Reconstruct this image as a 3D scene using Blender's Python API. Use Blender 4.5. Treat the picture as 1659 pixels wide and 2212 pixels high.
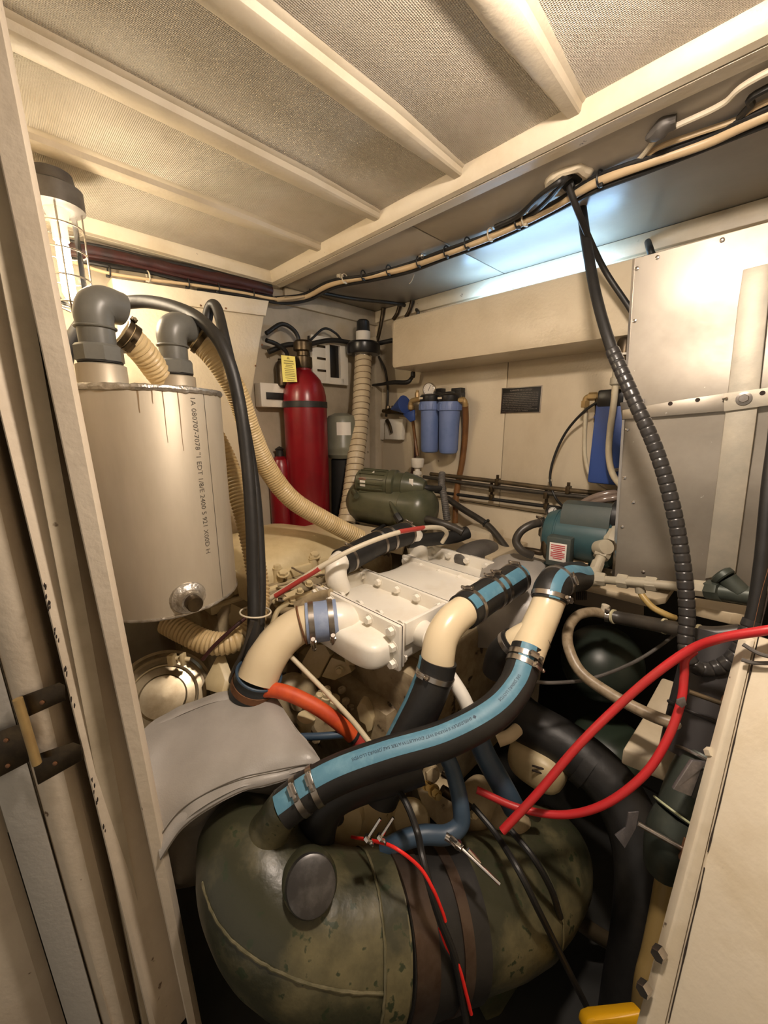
import bpy, bmesh, math, random
from mathutils import Vector, Matrix, noise
random.seed(7)
V = Vector
scene = bpy.context.scene
for o in list(bpy.data.objects): bpy.data.objects.remove(o)
COL = scene.collection

# ------------------------------------------------------------------ camera
FPX, TILT, CX, CY = 850.0, math.radians(12.5), 829.5, 1106.0
CAM = V((0, 0, 1.5))
CF = V((0, math.cos(TILT), -math.sin(TILT))); CU = V((0, math.sin(TILT), math.cos(TILT))); CR = V((1, 0, 0))
cd = bpy.data.cameras.new('camera'); cam = bpy.data.objects.new('camera', cd); COL.objects.link(cam)
cd.sensor_fit = 'HORIZONTAL'; cd.sensor_width = 36; cd.lens = FPX/1659*36; cd.clip_start = .02
cam.location = CAM; cam.rotation_euler = (math.pi/2-TILT, 0, 0)
scene.camera = cam
# ------------------------------------------------------------------ world, exposure
w = bpy.data.worlds.new('world'); scene.world = w; w.use_nodes = True
w.node_tree.nodes['Background'].inputs[0].default_value = (1.0, .86, .70, 1)
w.node_tree.nodes['Background'].inputs[1].default_value = .27
vs = scene.view_settings
vs.view_transform = 'Standard'; vs.look = 'None'; vs.gamma = 1; vs.use_curve_mapping = False
vs.exposure = 0.75
LAMP_E = 140.0     # caged lamp tube
LAMP2_E = 270.0    # ceiling lamp by the doorway, above the frame
LAMP3_E = 34.0     # cool fluorescent behind the aluminium sheet

# ------------------------------------------------------------------ space helpers
def ray(x, y): return CF + CR*((x-CX)/FPX) + CU*((CY-y)/FPX)
def P(x, y, d): return CAM + ray(x, y)*d
def hit(x, y, p0, n):
    r = ray(x, y); return CAM + r*((p0-CAM).dot(n)/r.dot(n))
YAW = math.radians(44.5)
ES = V((math.sin(YAW), -math.cos(YAW), 0)); ET = V((-math.cos(YAW), -math.sin(YAW), 0)); Z = V((0, 0, 1))
_k = hit(812, 918, P(950, 915, 2.12), ET); K = V((_k.x, _k.y, 0))
def W(s, t, z): return K + ES*s + ET*t + Z*z
def far(x, y, off=0): return hit(x, y, K+ET*off, ET)
def left(x, y, off=0): return hit(x, y, K+ES*off, ES)
def onz(x, y, z): return hit(x, y, V((0, 0, z)), Z)
ZC = far(900, 650).z
EA = P(875, 1350, 1.05)
def E(a, b, z): return EA - ES*a - ET*b + Z*z
EAX = (-ES, -ET, Z)

# ------------------------------------------------------------------ mesh builder
def perp(t, ref=None):
    t = t.normalized()
    r = ref if ref is not None else (Z if abs(t.z) < .9 else V((1, 0, 0)))
    n = r - t*r.dot(t)
    if n.length < 1e-5: n = t.orthogonal()
    n.normalize(); return n, t.cross(n)
def spline(pts, sub=8, rad=None, step=None):
    n = len(pts); out = []; ro = []
    if rad is None: rad = [1]*n
    for i in range(n-1):
        p0 = pts[i-1] if i > 0 else pts[0]*2-pts[1]; p1 = pts[i]; p2 = pts[i+1]
        p3 = pts[i+2] if i+2 < n else pts[-1]*2-pts[-2]
        k = sub if step is None else max(2, int((p2-p1).length/step))
        for j in range(k):
            u = j/k; u2 = u*u; u3 = u2*u
            out.append(.5*((2*p1)+(p2-p0)*u+(2*p0-5*p1+4*p2-p3)*u2+(3*p1-p0-3*p2+p3)*u3))
            ro.append(rad[i]*(1-u)+rad[i+1]*u)
    out.append(pts[-1].copy()); ro.append(rad[-1]); return out, ro
class MB:
    def __init__(s): s.v = []; s.f = []; s.uv = None
    def add(s, vs, fs):
        o = len(s.v); s.v += [V(p) for p in vs]; s.f += [tuple(i+o for i in f) for f in fs]; return s
    def rings(s, rs, closed=True, c0=True, c1=True):
        n = len(rs[0]); vs = [p for r in rs for p in r]; fs = []
        for i in range(len(rs)-1):
            for j in range(n if closed else n-1):
                k = (j+1) % n; fs.append((i*n+j, i*n+k, (i+1)*n+k, (i+1)*n+j))
        if closed and c0: fs.append(tuple(range(n-1, -1, -1)))
        if closed and c1: fs.append(tuple((len(rs)-1)*n+j for j in range(n)))
        return s.add(vs, fs)
    def tube(s, pts, r, n=14, sub=8, smooth=True, caps=True, rib=None, ref=None, step=None):
        rad = list(r) if isinstance(r, (list, tuple)) else [r]*len(pts)
        if smooth and len(pts) > 2: pts, rad = spline(pts, sub, rad, rib[0]/(4 if len(rib) < 4 else rib[3]) if rib else step)
        elif rib:
            L = (pts[1]-pts[0]).length; k = max(2, int(L/(rib[0]/4)))
            pts, rad = [pts[0].lerp(pts[1], i/k) for i in range(k+1)], [rad[0]+(rad[1]-rad[0])*i/k for i in range(k+1)]
        rs = []; nn = None; acc = 0
        for i, p in enumerate(pts):
            t = (pts[min(i+1, len(pts)-1)]-pts[max(i-1, 0)]).normalized()
            if ref is not None: a, b = perp(t, ref)
            else:
                if nn is None: nn, _ = perp(t)
                nn = nn - t*nn.dot(t); nn.normalize(); a = nn; b = t.cross(a)
            if i: acc += (p-pts[i-1]).length
            rr = rad[i]
            if rib: rr *= 1 - rib[1]*(.5+.5*math.cos(2*math.pi*acc/rib[0]))**rib[2]
            rs.append([p+(a*math.cos(2*math.pi*j/n)+b*math.sin(2*math.pi*j/n))*rr for j in range(n)])
        return s.rings(rs, True, caps, caps)
    def strip(s, pts, r, a0, a1, ref, n=6, sub=8, lift=.0008):
        rad = list(r) if isinstance(r, (list, tuple)) else [r]*len(pts)
        if len(pts) > 2: pts, rad = spline(pts, sub, rad)
        rs = []
        for i, p in enumerate(pts):
            t = (pts[min(i+1, len(pts)-1)]-pts[max(i-1, 0)]).normalized(); a, b = perp(t, ref)
            row = []; r = rad[i]
            for rr in (r+lift, r-.003):
                an = [a0+(a1-a0)*j/n for j in range(n+1)]
                if rr < r: an.reverse()
                row += [p+(a*math.cos(q)+b*math.sin(q))*rr for q in an]
            rs.append(row)
        return s.rings(rs)
    def cyl(s, p0, p1, r0, r1=None, n=20, caps=True):
        r1 = r0 if r1 is None else r1; a, b = perp(p1-p0)
        return s.rings([[p+(a*math.cos(2*math.pi*j/n)+b*math.sin(2*math.pi*j/n))*r for j in range(n)] for p, r in ((p0, r0), (p1, r1))], True, caps, caps)
    def lathe(s, o, ax, prof, n=28, ref=None, sx=1.0):
        ax = ax.normalized(); a, b = perp(ax, ref)
        rs = [[o+ax*h+(a*math.cos(2*math.pi*j/n)*sx+b*math.sin(2*math.pi*j/n))*max(r, 1e-5) for j in range(n)] for r, h in prof]
        return s.rings(rs)
    def hexa(s, o, ax, r, h, n=6, ref=None):
        ax = ax.normalized(); a, b = perp(ax, ref)
        c = .9
        return s.rings([[o+ax*hh+(a*math.cos(2*math.pi*j/n)+b*math.sin(2*math.pi*j/n))*rr for j in range(n)] for rr, hh in ((r, 0), (r, h*.85), (r*c, h))])
    def box(s, c, ax, hs, bev=0, seg=2):
        bm = bmesh.new(); bmesh.ops.create_cube(bm, size=2)
        for v in bm.verts: v.co = V((v.co.x*hs[0], v.co.y*hs[1], v.co.z*hs[2]))
        if bev: bmesh.ops.bevel(bm, geom=bm.edges[:], offset=bev, segments=seg, affect='EDGES', profile=.5)
        bm.verts.index_update()
        vs = [c+ax[0]*v.co.x+ax[1]*v.co.y+ax[2]*v.co.z for v in bm.verts]
        fl = ax[0].cross(ax[1]).dot(ax[2]) < 0
        fs = [tuple(v.index for v in (reversed(f.verts) if fl else f.verts)) for f in bm.faces]
        bm.free(); return s.add(vs, fs)
    def prism(s, poly, ext, bev=0):
        bm = bmesh.new(); vs = [bm.verts.new(p) for p in poly]; f = bm.faces.new(vs)
        r = bmesh.ops.extrude_face_region(bm, geom=[f]); 
        bmesh.ops.translate(bm, verts=[g for g in r['geom'] if isinstance(g, bmesh.types.BMVert)], vec=ext)
        bmesh.ops.recalc_face_normals(bm, faces=bm.faces)
        if bev: bmesh.ops.bevel(bm, geom=bm.edges[:], offset=bev, segments=2, affect='EDGES', profile=.5, clamp_overlap=True)
        bm.verts.index_update(); vv = [v.co.copy() for v in bm.verts]; fs = [tuple(v.index for v in f.verts) for f in bm.faces]
        bm.free(); return s.add(vv, fs)
    def sphere(s, c, ax, hs, n=18, m=10, sq=1.0):
        def sg(x): return math.copysign(abs(x)**sq, x)
        rs = []
        for i in range(m+1):
            th = -math.pi/2+math.pi*i/m; r = max(abs(math.cos(th))**sq, 1e-4)
            rs.append([c+ax[0]*(hs[0]*r*sg(math.cos(2*math.pi*j/n)))+ax[1]*(hs[1]*r*sg(math.sin(2*math.pi*j/n)))+ax[2]*(hs[2]*sg(math.sin(th))) for j in range(n)])
        return s.rings(rs)
    def torus(s, c, ax, R, r, n=28, m=8, a0=0, a1=2*math.pi, ref=None):
        ax = ax.normalized(); a, b = perp(ax, ref); full = abs(a1-a0-2*math.pi) < 1e-4
        pts = [c+(a*math.cos(a0+(a1-a0)*i/n)+b*math.sin(a0+(a1-a0)*i/n))*R for i in range(n+1)]
        rs = []
        for i, p in enumerate(pts):
            d = (p-c).normalized()
            rs.append([p+(d*math.cos(2*math.pi*j/m)+ax*math.sin(2*math.pi*j/m))*r for j in range(m)])
        return s.rings(rs, True, not full, not full)
    def grid(s, fn, nu, nv):
        return s.add([fn(i/nu, j/nv) for i in range(nu+1) for j in range(nv+1)],
                     [(i*(nv+1)+j, i*(nv+1)+j+1, (i+1)*(nv+1)+j+1, (i+1)*(nv+1)+j) for i in range(nu) for j in range(nv)])
    def jitter(s, amp, sc):
        s.v = [p+noise.noise_vector(p*sc)*amp for p in s.v]; return s

def mk_obj(name, mb, mat, origin, ang=35):
    me = bpy.data.meshes.new(name)
    me.from_pydata([p-origin for p in mb.v], [], mb.f); me.update()
    bm = bmesh.new(); bm.from_mesh(me); bmesh.ops.recalc_face_normals(bm, faces=bm.faces); bm.to_mesh(me); bm.free()
    me.polygons.foreach_set('use_smooth', [True]*len(me.polygons))
    me.set_sharp_from_angle(angle=math.radians(ang))
    me.materials.append(mat)
    o = bpy.data.objects.new(name, me); COL.objects.link(o); return o
def bbox(vs):
    return V((min(p.x for p in vs), min(p.y for p in vs), min(p.z for p in vs))), V((max(p.x for p in vs), max(p.y for p in vs), max(p.z for p in vs)))
class Thing:
    def __init__(s, name, label, cat, group=None, kind=None):
        s.name, s.label, s.cat, s.group, s.kind, s.parts = name, label, cat, group, kind, []
    def part(s, name, mb, mat, parent=None, label=None, ang=35):
        s.parts.append([name, mb, mat, parent, label, ang, None, None]); return len(s.parts)-1
    def done(s):
        allv = [p for q in s.parts for p in q[1].v]; lo, hi = bbox(allv); base = V(((lo.x+hi.x)/2, (lo.y+hi.y)/2, lo.z))
        if len(s.parts) == 1:
            q = s.parts[0]; r = mk_obj(s.name, q[1], q[2], base, q[5]); r.location = base
        else:
            r = bpy.data.objects.new(s.name, None); COL.objects.link(r); r.location = base; r.empty_display_size = .05
            for q in s.parts:
                lo, hi = bbox(q[1].v); c = (lo+hi)/2
                o = mk_obj(q[0], q[1], q[2], c, q[5]); q[6] = o; q[7] = c
                if q[3] is None: o.parent = r; o.location = c-base
                else: pq = s.parts[q[3]]; o.parent = pq[6]; o.location = c-pq[7]
                if q[4]: o['label'] = q[4]
        if s.label: r['label'] = s.label
        if s.cat: r['category'] = s.cat
        if s.group: r['group'] = s.group
        if s.kind: r['kind'] = s.kind
        return r
def single(name, mb, mat, label, cat, group=None, ang=35):
    t = Thing(name, label, cat, group); t.part(name, mb, mat, ang=ang); return t.done()
def struct(name, parts, label=None):
    """parts: list of (name, mb, mat); the first mesh is the structure itself, the rest its children"""
    n0, mb, mat = parts[0]; lo, hi = bbox(mb.v); c = (lo+hi)/2
    r = mk_obj(name, mb, mat, c); r.location = c; r['kind'] = 'structure'
    if label: r['label'] = label
    for n, m, mt in parts[1:]:
        lo, hi = bbox(m.v); cc = (lo+hi)/2; o = mk_obj(n, m, mt, cc); o.parent = r; o.location = cc-c
    return r

# ------------------------------------------------------------------ materials
def srgb(r, g, b):
    f = lambda c: (c/255/12.92 if c/255 <= .04045 else ((c/255+.055)/1.055)**2.4)
    return (f(r), f(g), f(b), 1)
MATS = {}
def M(name, col, rough=.5, metal=0, col2=None, sc=6, lo=.45, hi=.65, bump=0, bsc=40, spots=None, ssc=18, slo=.68, coat=0, stretch=None, spec=.5, trans=0, rvar=0):
    m = bpy.data.materials.new(name); m.use_nodes = True; nt = m.node_tree; N = nt.nodes; L = nt.links
    b = N['Principled BSDF']; b.inputs['Roughness'].default_value = rough; b.inputs['Metallic'].default_value = metal
    b.inputs['Base Color'].default_value = col; b.inputs['Specular IOR Level'].default_value = spec
    if coat: b.inputs['Coat Weight'].default_value = coat; b.inputs['Coat Roughness'].default_value = .12
    tc = N.new('ShaderNodeTexCoord'); vec = tc.outputs['Object']
    if stretch:
        mp = N.new('ShaderNodeMapping'); mp.inputs['Scale'].default_value = stretch; L.new(vec, mp.inputs[0]); vec = mp.outputs[0]
    cur = None
    if col2:
        n = N.new('ShaderNodeTexNoise'); n.inputs['Scale'].default_value = sc; n.inputs['Detail'].default_value = 6; n.inputs['Roughness'].default_value = .62
        L.new(vec, n.inputs['Vector'])
        r = N.new('ShaderNodeValToRGB'); r.color_ramp.elements[0].position = lo; r.color_ramp.elements[1].position = hi
        r.color_ramp.elements[0].color = col; r.color_ramp.elements[1].color = col2
        L.new(n.outputs['Fac'], r.inputs[0]); cur = r.outputs[0]
        if rvar:
            mr = N.new('ShaderNodeMapRange'); mr.inputs[1].default_value = lo; mr.inputs[2].default_value = hi
            mr.inputs[3].default_value = rough; mr.inputs[4].default_value = rough+rvar
            L.new(n.outputs['Fac'], mr.inputs[0]); L.new(mr.outputs[0], b.inputs['Roughness'])
    if spots:
        n = N.new('ShaderNodeTexNoise'); n.inputs['Scale'].default_value = ssc; n.inputs['Detail'].default_value = 4
        L.new(tc.outputs['Object'], n.inputs['Vector'])
        mr = N.new('ShaderNodeMapRange'); mr.inputs[1].default_value = slo; mr.inputs[2].default_value = slo+.04; L.new(n.outputs['Fac'], mr.inputs[0])
        mx = N.new('ShaderNodeMix'); mx.data_type = 'RGBA'; L.new(mr.outputs[0], mx.inputs['Factor'])
        if cur: L.new(cur, mx.inputs[6])
        else: mx.inputs[6].default_value = col
        mx.inputs[7].default_value = spots; cur = mx.outputs[2]
    if cur: L.new(cur, b.inputs['Base Color'])
    if bump:
        n = N.new('ShaderNodeTexNoise'); n.inputs['Scale'].default_value = bsc; n.inputs['Detail'].default_value = 3; L.new(vec, n.inputs['Vector'])
        bp = N.new('ShaderNodeBump'); bp.inputs['Strength'].default_value = bump; bp.inputs['Distance'].default_value = .004
        L.new(n.outputs['Fac'], bp.inputs['Height']); L.new(bp.outputs[0], b.inputs['Normal'])
    MATS[name] = m; return m
def emis(name, col, st):
    m = bpy.data.materials.new(name); m.use_nodes = True; nt = m.node_tree; nt.nodes.clear()
    e = nt.nodes.new('ShaderNodeEmission'); e.inputs[0].default_value = col; e.inputs[1].default_value = st
    o = nt.nodes.new('ShaderNodeOutputMaterial'); nt.links.new(e.outputs[0], o.inputs[0]); return m
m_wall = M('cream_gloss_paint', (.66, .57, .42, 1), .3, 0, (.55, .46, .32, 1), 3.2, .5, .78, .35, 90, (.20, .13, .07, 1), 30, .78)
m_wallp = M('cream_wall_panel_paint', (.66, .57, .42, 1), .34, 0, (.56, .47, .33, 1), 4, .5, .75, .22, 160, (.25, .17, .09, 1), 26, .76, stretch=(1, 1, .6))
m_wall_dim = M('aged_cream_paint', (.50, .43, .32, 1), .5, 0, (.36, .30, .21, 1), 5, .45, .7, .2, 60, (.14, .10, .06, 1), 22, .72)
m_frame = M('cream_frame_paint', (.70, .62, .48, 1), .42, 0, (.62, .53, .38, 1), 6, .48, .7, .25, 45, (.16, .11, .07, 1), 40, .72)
m_rib = M('rib_paint', (.58, .51, .39, 1), .55, 0, (.50, .43, .31, 1), 6, .48, .7, .3, 60)
m_jamb = M('door_post_paint', (.66, .57, .45, 1), .42, 0, (.56, .47, .36, 1), 5, .45, .7, .25, 70, (.15, .09, .05, 1), 26, .735)
m_jamb2 = M('door_leaf_paint', (.52, .49, .44, 1), .4, 0, (.45, .41, .36, 1), 4, .45, .7, .2, 70)
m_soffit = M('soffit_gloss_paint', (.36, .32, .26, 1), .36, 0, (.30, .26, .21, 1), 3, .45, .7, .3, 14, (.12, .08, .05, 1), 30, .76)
m_crack = M('dark_crack', (.03, .02, .015, 1), .9)
m_dark = M('bilge_shade_black', (.012, .012, .011, 1), .7, 0, (.02, .02, .016, 1), 5)
m_black = M('black_rubber', (.012, .0115, .011, 1), .48, 0, (.022, .02, .018, 1), 9, .45, .7, .15, 60)
m_blackgl = M('black_gloss_plastic', (.012, .012, .013, 1), .28)
m_blue = M('blue_hose_stripe', (.085, .22, .31, 1), .5, 0, (.15, .31, .40, 1), 22, .5, .72, .1, 80)
m_steel = M('clamp_steel', (.50, .46, .42, 1), .30, 1, (.36, .32, .28, 1), 20, .4, .7)
m_alu = M('aluminium_sheet', (.44, .40, .34, 1), .40, .80, (.32, .285, .235, 1), 2.2, .4, .65, .12, 25, (.78, .76, .72, 1), 55, .73, rvar=.12)
m_alurail = M('weathered_aluminium_rail', (.46, .43, .36, 1), .55, .5, (.58, .53, .43, 1), 9, .4, .65, .15, 60)
m_tank = M('tank_aluminium', (.56, .50, .40, 1), .45, .5, (.42, .36, .27, 1), 4, .42, .7, .08, 40, stretch=(1, 1, .25), rvar=.1)
m_weld = M('weld_bead', (.60, .57, .52, 1), .35, .85, (.40, .36, .30, 1), 40, .4, .65, .6, 120)
m_pvc = M('grey_pvc', (.115, .115, .105, 1), .38, 0, (.15, .15, .135, 1), 8)
m_pvcl = M('pale_grey_pvc', (.40, .36, .27, 1), .45, 0, (.34, .30, .22, 1), 10, .4, .7)
m_tan = M('tan_ribbed_hose', (.60, .46, .25, 1), .38, 0, (.46, .33, .15, 1), 8, .45, .72)
m_tan2 = M('tan_duct_hose', (.52, .43, .29, 1), .4, 0, (.42, .33, .20, 1), 10, .45, .7)
m_eng = M('engine_cream_paint', (.60, .50, .30, 1), .42, 0, (.47, .37, .20, 1), 7, .45, .7, .25, 35, (.10, .07, .035, 1), 24, .70)
m_eng2 = M('engine_grimy_paint', (.42, .34, .21, 1), .5, 0, (.22, .16, .09, 1), 9, .42, .68, .35, 35, (.05, .035, .02, 1), 18, .64)
m_white = M('white_enamel', (.84, .80, .71, 1), .34, 0, (.76, .69, .57, 1), 7, .5, .75, .12, 60, (.35, .26, .15, 1), 30, .76)
m_cpipe = M('cream_pipe_enamel', (.72, .60, .40, 1), .28, 0, (.66, .53, .33, 1), 6, .5, .75, .05, 40, (.35, .17, .06, 1), 26, .76)
m_silic = M('blue_silicone', (.22, .28, .42, 1), .5, 0, (.30, .36, .50, 1), 25, .45, .65)
m_green = M('olive_exhaust_paint', (.040, .040, .022, 1), .36, 0, (.17, .145, .072, 1), 5, .48, .70, .25, 50, (.03, .04, .018, 1), 40, .62, rvar=.15)
m_greenl = M('olive_weld_paint', (.09, .082, .042, 1), .4, 0, (.16, .14, .08, 1), 30, .4, .65)
m_cap = M('dark_pewter_cap', (.045, .042, .040, 1), .33, .35, (.10, .095, .09, 1), 22, .45, .7)
m_quilt = M('grey_blanket_cloth', (.36, .335, .305, 1), .38, 0, (.28, .26, .23, 1), 5, .42, .7, .12, 300, spec=.6)
m_orange = M('orange_hose', (.62, .085, .016, 1), .55, 0, (.48, .05, .012, 1), 16)
m_red = M('red_cable', (.50, .018, .022, 1), .42, 0, (.40, .035, .03, 1), 14, .45, .7)
m_redc = M('cylinder_red_paint', (.20, .004, .010, 1), .28, 0, (.16, .004, .009, 1), 6)
m_bronze = M('dark_bronze', (.05, .035, .02, 1), .38, .7, (.10, .07, .035, 1), 14)
m_rust = M('rusty_steel', (.22, .10, .045, 1), .6, .4, (.12, .06, .03, 1), 20)
m_brass = M('tan_brass', (.42, .29, .12, 1), .4, .3, (.34, .22, .09, 1), 15)
m_filter = M('filter_blue', (.15, .21, .42, 1), .42, 0, (.12, .18, .37, 1), 12)
m_blue2 = M('deep_blue_plastic', (.03, .07, .26, 1), .45)
m_bluehose = M('slate_blue_hose', (.035, .065, .105, 1), .45, 0, (.05, .08, .12, 1), 12)
m_comp = M('army_green_paint', (.090, .090, .052, 1), .32, 0, (.055, .06, .035, 1), 8)
m_motor = M('teal_motor_paint', (.035, .085, .095, 1), .38, 0, (.028, .06, .066, 1), 7, .4, .7)
m_motord = M('dull_teal_metal', (.045, .060, .055, 1), .55, 0, (.06, .07, .06, 1), 14, .4, .7, .1, 60)
m_paper = M('white_label', (.72, .68, .62, 1), .6)
m_redink = M('red_print', (.45, .06, .07, 1), .6)
m_ylw = M('yellow_card', (.72, .64, .18, 1), .55)
m_ylwtool = M('yellow_plastic', (.80, .42, .01, 1), .4)
m_ink = M('black_print', (.015, .014, .013, 1), .6)
m_inkg = M('faded_grey_print', (.10, .085, .065, 1), .7)
m_inkb = M('navy_print', (.02, .05, .085, 1), .6)
m_plaque = M('plaque_black', (.010, .009, .008, 1), .4)
m_plaqtxt = M('plaque_grey_print', (.28, .24, .21, 1), .6)
m_brown = M('amber_tube', (.19, .085, .028, 1), .3, 0, (.12, .05, .018, 1), 9)
m_copper = M('aged_copper_pipe', (.14, .10, .055, 1), .45, .5, (.07, .055, .035, 1), 10)
m_dkpipe = M('dark_hydraulic_hose', (.035, .030, .024, 1), .4, 0, (.06, .05, .038, 1), 14)
m_clear = M('milky_tube', (.62, .55, .40, 1), .3, 0, (.52, .44, .30, 1), 10)
m_beige = M('braided_beige_hose', (.30, .235, .155, 1), .4, 0, (.22, .165, .10, 1), 60, .45, .6)
m_wire = M('cream_wire', (.60, .45, .27, 1), .4)
m_wirew = M('white_wire', (.62, .55, .42, 1), .4)
m_wirer = M('dark_red_wire', (.045, .011, .010, 1), .45, 0, (.02, .008, .008, 1), 14)
m_cond = M('split_conduit_black', (.030, .028, .027, 1), .30)
m_grey = M('grey_cast_metal', (.13, .12, .11, 1), .5, .3, (.09, .08, .07, 1), 12)
m_greycyl = M('grey_green_bottle', (.20, .20, .15, 1), .35, 0, (.16, .16, .12, 1), 6)
m_wood = M('wood_block', (.52, .40, .24, 1), .6, 0, (.42, .31, .17, 1), 6, .4, .65, .15, 40, stretch=(1, 6, 6))
m_wpaint = M('painted_board', (.55, .46, .32, 1), .5, 0, (.46, .37, .24, 1), 6, .45, .7, .1, 50)
m_drum = M('oily_bare_metal', (.42, .36, .25, 1), .30, .7, (.22, .17, .10, 1), 8, .42, .68)
m_redwh = M('red_sleeve', (.42, .05, .04, 1), .45)
m_gold = M('brass_bright', (.60, .44, .18, 1), .3, .9)
m_valve = M('bronze_green_valve', (.045, .055, .045, 1), .45, .3, (.07, .08, .065, 1), 12)
m_lever = M('pewter_lever', (.16, .15, .155, 1), .4, .6, (.24, .22, .22, 1), 40, .45, .65)
m_chrome = M('bright_steel', (.62, .58, .54, 1), .2, 1)
def glassmat():
    m = bpy.data.materials.new('thin_lamp_glass'); m.use_nodes = True; nt = m.node_tree; nt.nodes.clear()
    tr = nt.nodes.new('ShaderNodeBsdfTransparent'); gl = nt.nodes.new('ShaderNodeBsdfGlossy'); gl.inputs['Roughness'].default_value = .05
    fr = nt.nodes.new('ShaderNodeLayerWeight'); fr.inputs[0].default_value = .25
    mx = nt.nodes.new('ShaderNodeMixShader'); o = nt.nodes.new('ShaderNodeOutputMaterial')
    nt.links.new(fr.outputs['Fresnel'], mx.inputs[0]); nt.links.new(tr.outputs[0], mx.inputs[1]); nt.links.new(gl.outputs[0], mx.inputs[2]); nt.links.new(mx.outputs[0], o.inputs[0]); return m
m_glass = glassmat()
def weave():
    m = M('canvas_headliner', (.72, .66, .56, 1), .85, 0, (.54, .47, .36, 1), 3.5, .40, .80)
    nt = m.node_tree; N = nt.nodes; L = nt.links; tc = N.new('ShaderNodeTexCoord')
    vs = []
    for ang, sc in ((44.5, 520), (134.5, 520)):
        mp = N.new('ShaderNodeMapping'); mp.inputs['Rotation'].default_value = (0, 0, math.radians(ang)); L.new(tc.outputs['Object'], mp.inputs[0])
        wv = N.new('ShaderNodeTexWave'); wv.inputs['Scale'].default_value = sc/6.283*1.0; wv.inputs['Distortion'].default_value = 1.2; wv.inputs['Detail'].default_value = 1.5
        L.new(mp.outputs[0], wv.inputs['Vector']); vs.append(wv.outputs['Fac'])
    mul = N.new('ShaderNodeMath'); mul.operation = 'MULTIPLY'; L.new(vs[0], mul.inputs[0]); L.new(vs[1], mul.inputs[1])
    bp = N.new('ShaderNodeBump'); bp.inputs['Strength'].default_value = 1.0; bp.inputs['Distance'].default_value = .0030
    L.new(mul.outputs[0], bp.inputs['Height']); L.new(bp.outputs[0], N['Principled BSDF'].inputs['Normal']); return m
m_canvas = weave()

# ------------------------------------------------------------------ structure
RAX = (ES, ET, Z)
def rbox(s0, s1, t0, t1, z0, z1, bev=0):
    return MB().box(W((s0+s1)/2, (t0+t1)/2, (z0+z1)/2), RAX, ((s1-s0)/2, (t1-t0)/2, (z1-z0)/2), bev)
TB = 1.66   # near bulkhead
struct('floor', [('floor', rbox(-.15, 3.4, -.2, 3.4, -.05, .0), m_dark)])
# far wall: backing + painted panels with open seams
fw = [('wall_far', rbox(-.15, 3.4, -.10, -.014, 0, ZC+.3), m_crack)]
SEAM = .882
zl = far(1060, 1092).z
fw.append(('wall_panel', rbox(-.02, SEAM-.002, -.014, 0, zl+.002, ZC+.02, .0015), m_wallp))
fw.append(('wall_panel', rbox(SEAM+.002, 3.0, -.014, 0, zl+.002, ZC+.02, .0015), m_wallp))
fw.append(('wall_panel', rbox(-.02, 1.16, -.014, -.001, .02, zl-.002, .0015), m_wallp))
fw.append(('wall_panel', rbox(1.164, 3.0, -.014, -.001, .96, zl-.002, .0015), m_wallp))
fw.append(('wall_panel', rbox(1.164, 3.0, -.014, -.001, .02, .956, .0015), m_dark))  # shadow below the shelf painted into this panel's colour
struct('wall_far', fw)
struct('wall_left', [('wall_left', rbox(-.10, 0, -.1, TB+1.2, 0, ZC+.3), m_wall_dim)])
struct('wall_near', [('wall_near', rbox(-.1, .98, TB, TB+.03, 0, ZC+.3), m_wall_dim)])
struct('wall_right', [('wall_right', rbox(2.75, 2.85, -.1, 2.6, 0, ZC+.3), m_wall)])
# ceiling: canvas hatch, ribs, frame, soffit
HT, HS = .705, .062
ZH = ZC+.028
cp = [('ceiling', rbox(HS-.02, 3.3, HT-.02, 3.3, ZH, ZH+.03), m_canvas)]
for s in (.45, .775, 1.095, 1.40):
    q = [(-.050, ZH), (-.044, ZH-.004), (-.036, ZH-.006), (-.030, ZH-.018), (-.022, ZH-.022), (.022, ZH-.022), (.030, ZH-.018), (.036, ZH-.006), (.044, ZH-.004), (.050, ZH)]
    b = MB(); rs = []
    for t, k in ((HT+.012, .55), (HT+.30, 1.0), (3.25, 1.0)):
        rs.append([W(s+x*k*.85, t, ZH-(ZH-z)*(.75+.25*k)) for x, z in q])
    b.rings(rs); cp.append(('ceiling_rib', b, m_rib))
struct('ceiling', cp)
def frame_prof(p, inw):   # p: point fn(along, inward, z)
    prof = [(-.058, ZC-.001), (-.058, ZC-.012), (-.018, ZC-.014), (-.016, ZC-.008), (-.012, ZC-.014), (.006, ZC-.012), (.018, ZC+.004), (.024, ZH), (-.03, ZH)]
    return prof
def framebar(fn, a0, a1, n=24):
    rs = []
    for i in range(n+1):
        a = a0+(a1-a0)*i/n; rs.append([fn(a, x, z) for x, z in frame_prof(None, None)])
    return MB().rings(rs)
struct('trim_1', [('trim_1', framebar(lambda a, x, z: W(a, HT+x, z), HS-.05, 3.3), m_frame)])
struct('trim_2', [('trim_2', framebar(lambda a, x, z: W(HS+x, a, z), HT-.05, 3.3), m_frame)])
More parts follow.
